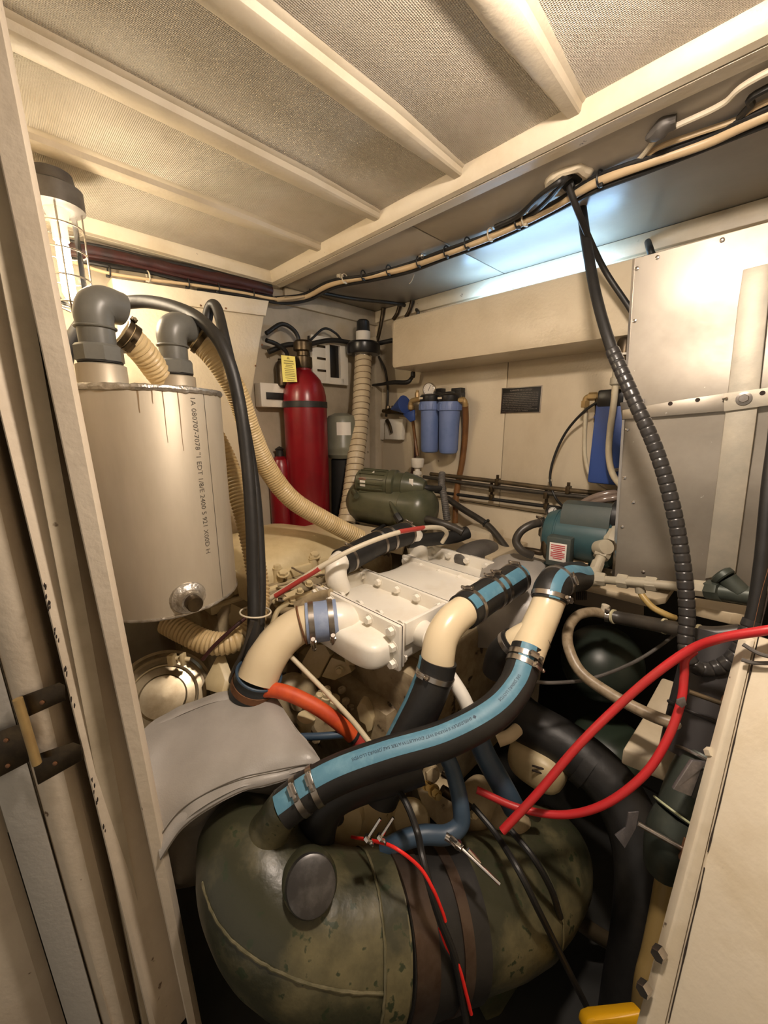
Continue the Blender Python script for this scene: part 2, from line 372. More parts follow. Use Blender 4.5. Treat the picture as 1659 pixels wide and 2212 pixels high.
# soffit boards beside the hatch, with a seam
s_seam = .5*(0.62+.62)
q0 = onz(862, 497, ZC); q1 = onz(1140, 600, ZC); ss = ((q0-K).dot(ES)+(q1-K).dot(ES))/2
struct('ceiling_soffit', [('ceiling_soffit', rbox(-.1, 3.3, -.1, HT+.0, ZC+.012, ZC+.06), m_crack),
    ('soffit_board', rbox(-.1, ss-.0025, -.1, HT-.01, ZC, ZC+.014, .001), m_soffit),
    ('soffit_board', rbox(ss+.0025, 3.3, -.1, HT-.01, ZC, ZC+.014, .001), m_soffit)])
struct('ceiling_edge', [('ceiling_edge', rbox(-.1, HS-.02, HT-.02, 3.3, ZC, ZC+.06), m_wall_dim)])
def add_child(par, name, mb, mat):
    pa = bpy.data.objects[par]; lo, hi = bbox(mb.v); c = (lo+hi)/2; o = mk_obj(name, mb, mat, c); o.parent = pa; o.location = c-pa.location
def crackline(fn, a0, a1, r, gap, seed):
    a = a0; k = 0
    while a < a1:
        L = random.uniform(.12, .5); pts = []
        n = max(3, int(L/.02))
        for i in range(n+1):
            q = a+L*i/n; w_ = noise.noise(V((q*9, seed, 0)))
            pts.append(fn(q, w_*.0022))
        yield MB().tube(pts, [r*(.35+.9*abs(noise.noise(V((i*.7, seed, k))))) for i in range(n+1)], 5, 2); a += L+random.uniform(0, gap); k += 1
for nm, fn, seed in (('trim_1', lambda a, x: W(a, HT-.016+x*.4, ZC-.011), 1), ('trim_2', lambda a, x: W(HS-.016+x*.4, a, ZC-.011), 2)):
    for m in crackline(fn, .1 if nm == 'trim_1' else HT, 2.2, .0022, .02, seed): add_child(nm, 'paint_crack', m, m_crack)
for m in crackline(lambda a, x: W(a, HT-.058+x, ZC-.006), .1, 2.2, .0024, .10, 5): add_child('trim_1', 'paint_crack', m, m_crack)
for m in crackline(lambda a, x: W(HS-.056+x, a, ZC-.008), HT, 1.7, .0022, .12, 8): add_child('trim_2', 'paint_crack', m, m_crack)
# cleat under the soffit along the far wall
struct('trim_3', [('trim_3', rbox(.0, 3.0, 0, .022, ZC-.062, ZC-.001, .003), m_frame)])
struct('trim_4', [('trim_4', rbox(0, .022, 0.0, .62, ZC-.075, ZC-.001, .003), m_wall_dim)])
def text_mesh(txt, size=1.0):
    c = bpy.data.curves.new('t', 'FONT'); c.body = txt; c.size = size; c.resolution_u = 2
    o = bpy.data.objects.new('t', c); COL.objects.link(o); bpy.context.view_layer.update()
    me = bpy.data.meshes.new_from_object(o.evaluated_get(bpy.context.evaluated_depsgraph_get()))
    vs = [v.co.copy() for v in me.vertices]; fs = [tuple(p.vertices) for p in me.polygons]
    bpy.data.objects.remove(o); bpy.data.curves.remove(c); bpy.data.meshes.remove(me)
    return vs, fs
def text_on(txt, fn, size=1.0):
    """fn(x,y) -> world point for text coordinates"""
    vs, fs = text_mesh(txt, size); return MB().add([fn(v.x, v.y) for v in vs], fs)

# ------------------------------------------------------------------ door posts at the left
def Pw(x, y, wy): r = ray(x, y); return CAM+r*(wy/r.y)          # point on a pixel ray at plan distance wy
def vline(x1, y1, x2, y2, wy):
    a, b = Pw(x1, y1, wy), Pw(x2, y2, wy); return lambda z: a+(b-a)*((z-a.z)/(b.z-a.z))
Z0, Z1 = 0.01, ZC-.016
def postm(lines):
    return MB().rings([[l(z) for l in lines] for z in [Z0+(Z1-Z0)*i/8 for i in range(9)]])
def lineA(dx, wy): return vline(5+dx, 0, 436+dx, 2212, wy)
def lineS(dx, wy): return vline(0+dx, 345, 405+dx, 2212, wy)
def lineB(dx, wy): return vline(50+dx, 1100, 322+dx, 2212, wy)
def lineF(dx, wy): return vline(35+dx, 1100, 302+dx, 2212, wy)
def lineG(dx, wy): return vline(0+dx, 1427, 221+dx, 2212, wy)
def lineH(dx, wy): return vline(0+dx, 1738, 146+dx, 2212, wy)
struct('door_1', [('door_1', postm([lineA(0, .672), lineA(-13, .652), lineS(3, .645), lineS(0, .648), lineS(1, .73), lineA(-4, .74)]), m_jamb)])
struct('trim_5', [('trim_5', postm([lineS(10, .715), lineS(-10, .700), lineS(-45, .672), lineB(14, .645), lineB(3, .640), lineB(0, .644), lineB(1, .70), lineS(10, .76)]), m_jamb)])
struct('trim_6', [('trim_6', postm([lineF(0, .700), lineF(-10, .672), lineF(-34, .650), lineF(-62, .640), lineG(18, .637), lineG(4, .640), lineG(0, .648), lineG(1, .72), lineF(30, .76)]), m_jamb)])
struct('door_2', [('door_2', postm([lineG(-1, .652), lineG(-5, .636), lineH(8, .622), lineH(0, .626), lineH(2, .70), lineG(-2, .70)]), m_jamb2)])
struct('trim_7', [('trim_7', postm([lineH(-3, .68), lineH(-35, .655), lineH(-90, .63), lineH(-230, .60), lineH(-230, .72), lineH(-3, .72)]), m_jamb)])
hg = Thing('door_hinge', 'dark bronze strap hinge screwed to the cream door post', 'hinge')
def leafp(p4, d, th=.004):
    q = [Pw(x, y, d) for x, y in p4]; return MB().prism(q, (q[0]-CAM).normalized()*th, .0012)
hg.part('hinge_leaf', leafp([(34, 1508), (128, 1474), (140, 1480), (142, 1512), (58, 1550), (46, 1548)], .629), m_bronze)
hg.part('hinge_leaf', leafp([(66, 1634), (158, 1603), (176, 1610), (178, 1642), (82, 1696)], .627), m_bronze)
hg.part('hinge_leaf', leafp([(-30, 1590), (46, 1562), (64, 1645), (-30, 1694)], .614), m_bronze)
hg.part('knuckle', MB().cyl(Pw(38, 1510, .620), Pw(80, 1650, .616), .0075, n=16), m_brass)
for x, y, d in ((90, 1518, .627), (118, 1650, .625), (12, 1600, .612), (16, 1655, .612)):
    hg.part('screw', MB().lathe(Pw(x, y, d), -CF, [(.004, -.002), (.004, .0005), (.002, .0014)], 10), m_rust)
hg.done()
# chipped paint along the post edge
for k in range(26):
    y = random.choice((random.uniform(1250, 1400), random.uniform(1440, 1560), random.uniform(1660, 1810)))
    x = 50+(y-1100)*.2446+random.uniform(2, 9); p = Pw(x, y, .6385)
    COL.objects['trim_5'] if False else None
    o = mk_obj('paint_chip', MB().prism([p+CR*(.0016*math.cos(a)*random.uniform(.5, 1.2))+CU*(.006*math.sin(a)*random.uniform(.4, 1.2)) for a in [q*math.pi/3 for q in range(6)]], -CF*.0008), m_crack, p)
    pa = bpy.data.objects['trim_5']; o.parent = pa; o.location = p-pa.location

# ------------------------------------------------------------------ helpers for fittings
def T(pts): return [P(*p) for p in pts]
def pr(px, d): return px*d/FPX
def bolt(th, p, ax, r, h, mat, parent=None, name='bolt', washer=True):
    b = MB().hexa(p, ax, r, h)
    if washer: b.lathe(p-ax.normalized()*h*.15, ax, [(r*1.35, 0), (r*1.35, h*.22)], 14)
    return th.part(name, b, mat, parent)
def clamp(th, c, ax, r, w=.013, screw=None, mat=None, name='hose_clamp'):
    ax = ax.normalized(); mat = mat or m_steel
    b = MB().lathe(c-ax*w/2, ax, [(r*.97, 0), (r+.0016, 0.0005), (r+.0016, w-.0005), (r*.97, w)], 36)
    i = th.part(name, b, mat)
    if screw is not None:
        s = (screw-ax*screw.dot(ax)).normalized(); t = ax.cross(s); k = r+.005
        q = MB().box(c+s*k+t*.006, (t, ax, s), (.011, w*.55, .0045), .0012).cyl(c+s*(k+.001)-t*.012, c+s*(k+.001)+t*.02, .004, n=10).hexa(c+s*(k+.001)-t*.017, t, .0052, .006)
        th.part('clamp_screw', q, mat, i)
    return i
TOCAM = lambda p: (CAM-p).normalized()

# ------------------------------------------------------------------ caged lamp on the near bulkhead
lp = Thing('caged_lamp', 'lit vapour-tight lamp in a wire cage hung beside the door post', 'lamp')
LX = P(139, 560, 1.07)
zt, zb = P(139, 462, 1.07).z, P(139, 668, 1.07).z
def L(z, dx=0): return V((LX.x, LX.y, z))
lp.part('lamp_base', MB().lathe(L(zt-.004), Z, [(.050, 0), (.064, .004), (.064, .05), (.05, .058), (.045, .085), (.02, .09)], 28)
        .cyl(L(zt+.055), L(zt+.055)+ET*(W(0, TB, 0)-LX).dot(ET), .022, n=14), m_grey)
lp.part('mounting_plate', MB().lathe(L(zt+.055)+ET*((W(0, TB, 0)-LX).dot(ET)-.012), ET, [(.05, 0), (.055, .004), (.055, .012)], 20), m_grey)
lp.part('glass_globe', MB().lathe(L(zb+.012), Z, [(.004, 0), (.022, .006), (.036, .022), (.042, .05), (.042, zt-zb-.015)], 28), m_glass)
lp.part('socket', MB().lathe(L(zt-.08), Z, [(.012, 0), (.018, .004), (.018, .04), (.03, .08)], 18), m_wirew)
lp.part('lamp_tube', MB().lathe(L(zb+.035), Z, [(.002, 0), (.012, .004), (.0155, .014), (.0155, zt-zb-.125), (.011, zt-zb-.112)], 20), emis('lamp_glow', (1.0, .83, .60, 1), LAMP_E))
for k, (z, r) in enumerate(((zt-.045, .052), (zt-.105, .052), (zt-.17, .052), (zb+.02, .040))):
    lp.part('guard_ring', MB().torus(L(z), Z, r, .0024, 32, 8), m_chrome)
for k in range(4):
    a = .6+k*math.pi/2; d = V((math.cos(a), math.sin(a), 0))
    lp.part('guard_bar', MB().tube([L(zt)+d*.053, L(zt-.1)+d*.053, L(zb+.045)+d*.051, L(zb+.016)+d*.036, L(zb+.0)+d*.004], .0024, 8), m_chrome)
lp.done()
# ceiling lamp above the doorway, out of the frame, whose pink-white glow shows on the headliner
l2 = Thing('ceiling_lamp', 'round frosted ceiling lamp on the headliner over the doorway', 'lamp')
c2 = W(1.62, 1.20, ZH-.05)
l2.part('lamp_base', MB().lathe(c2-Z*.02, Z, [(.07, 0), (.075, .004), (.075, .018), (.03, .025), (.03, .069)], 28), m_grey)
l2.part('diffuser', MB().lathe(c2-Z*.06, Z, [(.001, 0), (.03, .003), (.052, .014), (.062, .028), (.062, .04)], 28), emis('diffuser_glow', (1.0, .84, .70, 1), LAMP2_E))
l2.done()
# fluorescent fitting behind the aluminium sheet
l3 = Thing('fluorescent_fitting', 'cool white strip light lying on top of the wall trunk', 'lamp')
c3 = W(1.0, .085, 2.008+.014)
l3.part('housing', MB().box(c3, RAX, (.30, .03, .013), .003), m_wirew)
l3.part('tube', MB().cyl(c3+Z*.021-ES*.28, c3+Z*.021+ES*.28, .008, n=16), emis('cool_glow', (.36, .64, 1.0, 1), LAMP3_E))
l3.done()

# ------------------------------------------------------------------ aluminium tank with two elbows
tk = Thing('aluminium_tank', 'tall welded aluminium cylinder tank with two grey pipe elbows on top', 'tank')
S1 = P(227, 845, .90); S2 = P(384, 845, 1.1); TZ = (S1.z+S2.z)/2-.004
TC = (S1+S2)/2; TC.z = TZ; S1.z = S2.z = TZ
TR = .177; TZB = 1.036
def ringpt(a, z, r=TR): return V((TC.x+math.cos(a)*r, TC.y+math.sin(a)*r, z))
tk.part('shell', MB().lathe(V((TC.x, TC.y, TZB)), Z, [(.001, .0), (TR*.97, 0), (TR, .004), (TR, TZ-TZB-.004), (TR*.985, TZ-TZB), (.001, TZ-TZB)], 72), m_tank)
wb = MB().torus(V((TC.x, TC.y, TZ)), Z, TR-.002, .0075, 120, 8).jitter(.003, 70); tk.part('weld_bead', wb, m_weld)
wb = MB().torus(V((TC.x, TC.y, TZB+.002)), Z, TR-.001, .0045, 120, 8).jitter(.0015, 70); tk.part('weld_bead', wb, m_weld)
# vertical lap seam
def tank_ang(px, z):
    best = min((abs(CX+FPX*(ringpt(a, z)-CAM).dot(CR)/(ringpt(a, z)-CAM).dot(CF)-px), a) for a in [-math.pi*.98+i*.004 for i in range(760)])
    return best[1]
sa = math.atan2(P(452, 1000, 1).y-TC.y, P(452, 1000, 1).x-TC.x)
SEA = tank_ang(462, 1.30)
tk.part('lap_seam', MB().rings([[ringpt(SEA+i*.003, z, TR+.0012) for i in (0, 1)]+[ringpt(SEA+i*.003, z, TR-.002) for i in (1, 0)] for z in (TZB+.006, TZ-.006)]), m_inkg)
HD = V((.55, .62, -.25)).normalized()
for S, d, r, out in ((S1, .9, .036, P(300, 737, .955)), (S2, 1.1, .036, P(440, 752, 1.16))):
    i = tk.part('spout', MB().lathe(S-Z*.002, Z, [(r*1.45, 0), (r*1.42, .003), (r*1.36, .009), (r*1.36, .052), (r*1.2, .055)], 32), m_tank)
    tk.part('weld_bead', MB().torus(S+Z*.003, Z, r*1.5, .006, 60, 8).jitter(.003, 80), m_weld, i)
    b0 = S+Z*.055
    ho = V((out.x-S.x, out.y-S.y, 0)).normalized()
    e = tk.part('pipe_elbow', MB().tube([b0+Z*.035, b0+Z*.075, b0+Z*.10, b0+Z*.118+ho*.008, b0+Z*.128+ho*.026, b0+Z*.128+ho*.052, b0+Z*.127+ho*.062], [r*.98, r, r*1.06, r*1.10, r*1.08, r, r*.98], 28, 6), m_pvc)
    tk.part('pipe_nut', MB().hexa(b0+Z*.004, Z, r*1.32, .035, 8), m_pvc, e)
    tk.part('socket_rim', MB().torus(b0+Z*.075, Z, r*1.06, .003, 36, 8), m_pvc, e)
    tk.part('gasket', MB().lathe(b0-Z*.0, Z, [(r*1.2, 0), (r*1.22, .003), (r*1.2, .006)], 30), m_black, e)
TA = tank_ang(438, 1.30)
tk.part('stamped_text', text_on('1A 080707-7078 "1 EDT 1/8/E 2400 5 921 X00D H', lambda x, y: ringpt(TA+(y-.004)/TR, TZ-.014-x, TR+.0006), .0185), m_inkg)
for px_, l_, wd in ((352, .115, .0022), (384, .135, .0026), (300, .05, .004), (330, .03, .003)):
    a_ = tank_ang(px_+12, 1.45); zz = TZ-.004
    tk.part('drip_stain', MB().rings([[ringpt(a_+sg*wd*(1-.6*k)/TR+.0025*math.sin(k*6), zz-l_*k, TR+.0005) for sg in (-.5, .5)]+[ringpt(a_+sg*wd*(1-.6*k)/TR, zz-l_*k, TR-.002) for sg in (.5, -.5)] for k in [i/8 for i in range(9)]]), M('drip_%d' % px_, (.22, .15, .08, 1), .6))
BP = P(425, 1338, .955)
bo = V((BP.x-TC.x, BP.y-TC.y, 0)).normalized(); BP = V((TC.x, TC.y, TZB+.042))+bo*TR
i = tk.part('drain_boss', MB().lathe(BP-bo*.01, bo, [(.045, .0), (.040, .012), (.031, .016), (.026, .022), (.024, .04)], 28).jitter(.002, 60), m_weld)
tk.part('drain_plug', MB().lathe(BP+bo*.028, bo, [(.019, 0), (.019, .022), (.017, .025), (.001, .025)], 20), m_bronze, i)
tk.done()
# ------------------------------------------------------------------ lofted cloth and text helpers
def resamp(pts, n):
    q, _ = spline(pts, 12); L = [0]
    for i in range(1, len(q)): L.append(L[-1]+(q[i]-q[i-1]).length)
    out = []; k = 0
    for i in range(n+1):
        x = L[-1]*i/n
        while k < len(L)-2 and L[k+1] < x: k += 1
        u = (x-L[k])/max(L[k+1]-L[k], 1e-9); out.append(q[k].lerp(q[k+1], u))
    return out
def loft(curves, nu, nv, th=.006, fold=0, fsc=14, seed=0):
    cs = [resamp(c, nu) for c in curves]
    cols = [resamp([c[i] for c in cs], nv) for i in range(nu+1)]
    g = cols
    nrm = [[None]*(nv+1) for _ in range(nu+1)]
    for i in range(nu+1):
        for j in range(nv+1):
            du = g[min(i+1, nu)][j]-g[max(i-1, 0)][j]; dv = g[i][min(j+1, nv)]-g[i][max(j-1, 0)]
            n = du.cross(dv); n.normalize()
            if n.dot(TOCAM(g[i][j])) < 0: n = -n
            nrm[i][j] = n
    mb = MB(); top = []; bot = []
    for i in range(nu+1):
        for j in range(nv+1):
            p = g[i][j]; n = nrm[i][j]
            if fold: p = p+n*(noise.noise(p*fsc+V((seed, 0, 0)))*fold)
            top.append(p); bot.append(p-n*th)
    N = (nu+1)*(nv+1); fs = []
    ix = lambda i, j: i*(nv+1)+j
    for i in range(nu):
        for j in range(nv):
            fs.append((ix(i, j), ix(i, j+1), ix(i+1, j+1), ix(i+1, j))); fs.append((N+ix(i, j), N+ix(i+1, j), N+ix(i+1, j+1), N+ix(i, j+1)))
    for i in range(nu):
        for j in (0, nv): fs.append((ix(i, j), ix(i+1, j), N+ix(i+1, j), N+ix(i, j)))
    for j in range(nv):
        for i in (0, nu): fs.append((ix(i, j), ix(i, j+1), N+ix(i, j+1), N+ix(i, j)))
    return mb.add(top+bot, fs)
# ------------------------------------------------------------------ ribbed and black hoses on the tank
hz = Thing('ribbed_hose', 'tan ribbed hose from front tank elbow, looping down under the tank', 'hose')
pts = T([(258, 716, .935), (282, 733, .955), (315, 768, 1.0), (350, 815, 1.07), (400, 862, 1.19), (445, 915, 1.27), (478, 970, 1.29), (506, 1040, 1.29), (530, 1120, 1.28), (550, 1210, 1.27), (560, 1290, 1.24), (545, 1350, 1.18), (505, 1385, 1.13), (450, 1388, 1.12), (400, 1366, 1.13), (360, 1345, 1.15)])
hz.part('hose', MB().tube(pts, .0335, 22, rib=(.0115, .13, 2)), m_tan)
ax = pts[1]-pts[0]
clamp(hz, pts[0].lerp(pts[1], .35), ax, .036, .014, Z, m_bronze); clamp(hz, pts[0].lerp(pts[1], .95), ax, .036, .014, -Z+CR, m_bronze)
hz.done()
hz = Thing('ribbed_hose', 'tan ribbed hose from rear tank elbow, sweeping down past the red cylinder', 'hose')
pts = T([(412, 722, 1.13), (432, 738, 1.145), (470, 780, 1.16), (512, 850, 1.21), (542, 935, 1.28), (578, 1012, 1.36), (630, 1078, 1.43), (700, 1122, 1.50), (778, 1163, 1.58)])
hz.part('hose', MB().tube(pts, .0345, 22, rib=(.0085, .07, 2)), m_tan)
ax = pts[1]-pts[0]
clamp(hz, pts[0].lerp(pts[1], .3), ax, .037, .014, Z, m_bronze); clamp(hz, pts[0].lerp(pts[1], 1.0), ax, .037, .014, Z, m_bronze)
hz.done()
single('black_hose', MB().tube(T([(140, 790, 1.08), (152, 740, 1.1), (190, 685, 1.13), (240, 660, 1.15), (320, 652, 1.15), (400, 672, 1.12), (455, 712, 1.09), (492, 775, 1.085), (517, 870, 1.10), (533, 990, 1.12), (543, 1120, 1.125), (547, 1250, 1.12), (548, 1350, 1.10), (538, 1420, 1.1), (528, 1460, 1.12)]), .0178, 16), m_black, 'thick black rubber hose arching over the tank elbows', 'hose')
single('black_hose', MB().tube(T([(444, 720, 1.22), (450, 675, 1.21), (460, 658, 1.20), (471, 672, 1.19), (486, 735, 1.16), (508, 830, 1.155), (530, 930, 1.16), (550, 1050, 1.165), (560, 1170, 1.165), (563, 1280, 1.15), (558, 1370, 1.13), (548, 1430, 1.15)]), .0155, 16), m_black, 'thinner black hose with a sharp top bend behind the arching hose', 'hose')
single('cable_tie', MB().torus(P(552, 1322, 1.12), V((.1, .1, 1)), .042, .0025, 32, 6), m_wirew, 'pale tie strapping the two black hoses to ribbed hose', 'cable tie')

# ------------------------------------------------------------------ intercooler
ic = Thing('intercooler', 'white enamelled intercooler box with bolted ribbed flanges on the engine', 'intercooler')
def ebox(a0, a1, b0, b1, z0, z1, bev=0): return MB().box(E((a0+a1)/2, (b0+b1)/2, (z0+z1)/2), EAX, ((a1-a0)/2, (b1-b0)/2, (z1-z0)/2), bev)
# core bodies between the flanges
def bulge(b0, b1, drop, zt=-.010):
    def fn(u, v):
        th = -math.pi*.5+math.pi*2*u; return None
    rs = []
    for i in range(13):
        k = i/12; b = b0+(b1-b0)*k; sw = 1-drop*math.sin(math.pi*k)
        n = 40; ring = []
        for j in range(n):
            an = 2*math.pi*j/n; c, s = math.cos(an), math.sin(an); e = .32
            ring.append(E(.2+.185*sw*math.copysign(abs(c)**e, c), b, (zt-.134)/2+(zt+.134)/2*sw*math.copysign(abs(s)**e, s)))
        rs.append(ring)
    return MB().rings(rs)
ic.part('core', bulge(.012, .20, -.0, -.042).jitter(.001, 30), m_white)
ic.part('core', bulge(.20, .43, .10), m_white)
ic.part('core', bulge(.43, .61, 0, -.042), m_white)
# flanges: pairs of plates
def flange(b, th, hz0=-.132, hz1=.002, a0=.0, a1=.40): return ebox(a0, a1, b-th/2, b+th/2, hz0, hz1, .004)
for b in (-.009, .20, .43, .612):
    ic.part('flange', flange(b-.007, .013), m_white); ic.part('flange', flange(b+.0075, .012, -.128, -.001, .003, .397), m_white)
    ic.part('gasket', flange(b, .003, -.13, .0, .002, .398), m_crack)
# side rails of the two open bays
for b0, b1 in ((.012, .19), (.44, .6)):
    for a in (.012, .388): ic.part('side_rail', ebox(a-.006, a+.006, b0, b1, -.07, -.003, .002), m_white)
BB = -ET
for b, dr in ((-.0225, -1), (.004, 1), (.1865, -1), (.4165, -1), (.437, 1), (.5985, -1)):
    for a in (.028, .117, .205, .295, .378):
        bolt(ic, E(a, b+(0 if dr < 0 else .009), -.019), BB*dr, .0125, .014, m_white)
for z in (-.065, -.115):
    bolt(ic, E(.022, -.0225, z), -BB, .0125, .014, m_white); bolt(ic, E(.02, .016, z), BB, .0095, .010, m_white)
# front end cap with inlet
ic.part('end_cap', MB().sphere(E(.20, -.02, -.084), EAX, (.178, .085, .046), 40, 20, .45), m_white)
IN0 = P(738, 1342, 1.165); IN1 = P(705, 1339, 1.158)
ic.part('inlet_cone', MB().tube([E(.25, -.03, -.07), IN0.lerp(E(.25, -.03, -.07), .45), IN0, IN1], [.052, .056, .054, .053], 28), m_white)
# outlet stub on the right side
O0 = E(.03, .09, -.065); O1 = P(962, 1392, 1.012)
ic.part('outlet_stub', MB().tube([O0, O0.lerp(O1, .5), O1], [.040, .034, .033], 24).torus(O0.lerp(O1, .62), O1-O0, .034, .003, 24), m_white)
ic.done()

# blue coupling + cream inlet elbow
cp_ = Thing('cream_pipe_elbow', 'cream painted pipe elbow curving down from blue coupling left of the intercooler', 'pipe')
pts = T([(706, 1339, 1.158), (675, 1343, 1.15), (640, 1355, 1.14), (603, 1385, 1.115), (575, 1425, 1.09), (555, 1470, 1.075)])
cp_.part('pipe', MB().tube(pts, [.052, .052, .053, .054, .055, .055], 30), m_cpipe)
cp_.part('bead', MB().torus(P(652, 1350, 1.143), pts[2]-pts[1], .0545, .003, 36, 8), m_rust)
cp_.done()
sl = Thing('silicone_coupling', 'pale blue silicone coupling with two steel clamps at the intercooler inlet', 'coupling')
c0, c1 = P(728, 1337, 1.163), P(662, 1346, 1.147)
sl.part('sleeve', MB().tube([c0, c1], .0585, 36, smooth=False), m_silic)
for u, sc in ((.2, V((.35, -.75, -.55))), (.82, V((-.1, -.8, -.6)))):
    clamp(sl, c0.lerp(c1, u), c1-c0, .0595, .016, sc)
    c = c0.lerp(c1, u); ax = (c1-c0).normalized(); s = (sc-ax*sc.dot(ax)).normalized(); t = ax.cross(s)
    sl.part('spring_stud', MB().tube([c+s*.066-t*.03, c+s*.066+t*.03], .0055, 12, smooth=False, rib=(.006, .18, 1)).hexa(c+s*.066+t*.03, t, .007, .006).hexa(c+s*.066-t*.036, t, .007, .006), m_steel)
sl.done()
# dark hose under it
bh = Thing('black_hose', 'wide dark rubber hose end under the cream elbow by the blanket', 'hose')
pts = T([(560, 1455, 1.085), (547, 1488, 1.10), (532, 1525, 1.13), (520, 1570, 1.18), (515, 1620, 1.22)])
bh.part('hose', MB().tube(pts, .062, 30), M('teal_black_rubber', (.022, .028, .034, 1), .5, 0, (.032, .035, .038, 1), 10))
bh.part('lip', MB().torus(pts[0], pts[1]-pts[0], .061, .004, 36, 8), m_bluehose)
clamp(bh, pts[0].lerp(pts[1], .7), pts[1]-pts[0], .063, .022, CR+Z*.2, m_rust)
bh.done()

# outlet pipe and hoses
op = Thing('cream_pipe_elbow', 'cream outlet pipe bend beside the right end of the intercooler', 'pipe')
pts = T([(944, 1455, 1.0), (946, 1415, 1.0), (955, 1375, 1.012), (978, 1340, 1.035), (1012, 1313, 1.075), (1030, 1302, 1.1)])
op.part('pipe', MB().tube(pts, .0425, 28), m_cpipe); op.done()
def hose_stripe(name, label, pts, r, a0, a1, ref, mat_s=None, sub=10, clamps=(), extra=None, ends=True):
    h = Thing(name, label, 'hose')
    h.part('hose', MB().tube(pts, r, 32, sub), m_black)
    h.part('stripe', MB().strip(pts, r, a0, a1, ref, 8, sub), mat_s or m_blue)
    q, _ = spline(pts, sub)
    L = [0]
    for i in range(1, len(q)): L.append(L[-1]+(q[i]-q[i-1]).length)
    for u, sc in clamps:
        x = u*L[-1]; k = min(range(len(L)), key=lambda i: abs(L[i]-x)); k = min(max(k, 1), len(q)-2)
        clamp(h, q[k], q[k+1]-q[k-1], r+.001, .014, sc)
    if extra: extra(h, q, L)
    return h.done()
hose_stripe('blue_striped_hose', 'short black hose with blue stripe and clamps right of the intercooler', T([(1000, 1322, 1.06), (1050, 1288, 1.145), (1085, 1267, 1.20), (1116, 1248, 1.26)]), .049, .25, 1.0, V((-.4, -.5, 1)), clamps=((.12, V((-.7, -.4, 1))), (.50, V((-.7, -.4, 1))), (.62, V((-.7, -.4, 1))), (.95, V((-.5, -.4, 1)))))
hose_stripe('blue_striped_hose', 'black hose dropping from the cream outlet pipe, thin blue edge stripe', T([(947, 1425, 1.0), (938, 1462, 1.0), (915, 1520, .995), (885, 1580, .99), (850, 1650, .985), (820, 1720, .99)]), .0475, 1.05, 1.45, V((-.2, -1, .3)), clamps=((.11, V((-.8, -.8, 0))),))
# main long hose with print
main_pts = T([(1140, 1400, 1.005), (1130, 1435, .985), (1110, 1487, .955), (1060, 1543, .925), (960, 1597, .90), (840, 1633, .88), (740, 1668, .865), (672, 1703, .85), (610, 1748, .835)])
REFM = V((0, -.45, 1))
def main_print(h, q, L):
    tot = L[-1]; r = .0402
    def at(x):
        x = min(max(x, 0), tot*.999); k = 0
        while k < len(L)-2 and L[k+1] < x: k += 1
        u = (x-L[k])/max(L[k+1]-L[k], 1e-9); p = q[k].lerp(q[k+1], u)
        t = (q[min(k+2, len(q)-1)]-q[max(k-1, 0)]).normalized(); a, b = perp(t, REFM); return p, a, b
    def fn_at(x0, sgn=1):
        def fn(x, y):
            p, a, b = at(x0+x); an = AC-(y-.004)/r; rr = r+.0014
            return p+(a*math.cos(an)+b*math.sin(an))*rr
        return fn
    AC = .0
    h.part('print', text_on('\u25C6 SHIELDSFLEX II MARINE WET EXHAUST/WATER SAE J2006R2 LLOYDS', fn_at(tot*.335), .0092), m_inkb)
    h.part('print', text_on('SAE J2006R2 LLOYDS', fn_at(tot*.12), .0092), m_inkb)
hose_stripe('blue_striped_hose', 'long black exhaust hose with printed blue stripe crossing the engine front', main_pts, .040, -.48, .48, REFM, sub=14, clamps=((.035, V((.1, -1, .3))), (.065, V((.5, -1, .2))), (.885, V((.1, -.6, 1))), (.935, V((0, -.6, 1)))), extra=main_print)
# second black hose hugging below it
single('black_hose', MB().tube(T([(905, 1650, .95), (850, 1670, .94), (780, 1690, .93), (720, 1720, .92), (690, 1770, .92), (680, 1830, .95)]), .045, 24), m_black, 'plain black hose tucked under the long striped hose', 'hose')
# cream tee at the right
te = Thing('cream_pipe_tee', 'cream pipe tee clamped between black hoses right of the intercooler', 'pipe')
pts = T([(1192, 1282, 1.10), (1175, 1325, 1.075), (1152, 1378, 1.03), (1136, 1420, .995)])
te.part('pipe', MB().tube(pts, [.042, .0425, .0425, .042], 28), m_cpipe)
te.part('branch', MB().tube(T([(1150, 1365, 1.04), (1122, 1378, 1.05), (1104, 1390, 1.06)]), [.034, .032, .032], 24), m_cpipe)
te.part('joint_line', MB().torus(P(1152, 1382, 1.03), pts[3]-pts[2], .0428, .0008, 32, 6), m_inkg)
te.done()
th_ = Thing('black_hose', 'short dark elbow hose with blue stripe above the cream tee', 'hose')
pts = T([(1186, 1297, 1.09), (1190, 1275, 1.10), (1202, 1258, 1.13), (1225, 1248, 1.19), (1250, 1245, 1.25)])
th_.part('hose', MB().tube(pts, .047, 28), m_black)
th_.part('stripe', MB().strip(pts, .047, .3, .9, V((-.6, -.6, .4)), 6), m_blue)
clamp(th_, pts[0].lerp(pts[1], .35), pts[1]-pts[0], .048, .014, V((.7, -1, 0))); clamp(th_, pts[2], pts[3]-pts[1], .048, .014, V((.3, -1, .5)))
th_.done()
bb_ = Thing('black_hose', 'stub of dark hose on the side branch of the cream tee', 'hose')
pts = T([(1113, 1384, 1.055), (1098, 1396, 1.07), (1080, 1415, 1.10), (1070, 1450, 1.13)])
bb_.part('hose', MB().tube(pts, .037, 24), m_black); clamp(bb_, pts[0].lerp(pts[1], .6), pts[1]-pts[0], .038, .014, V((0, -1, -.5))); bb_.done()

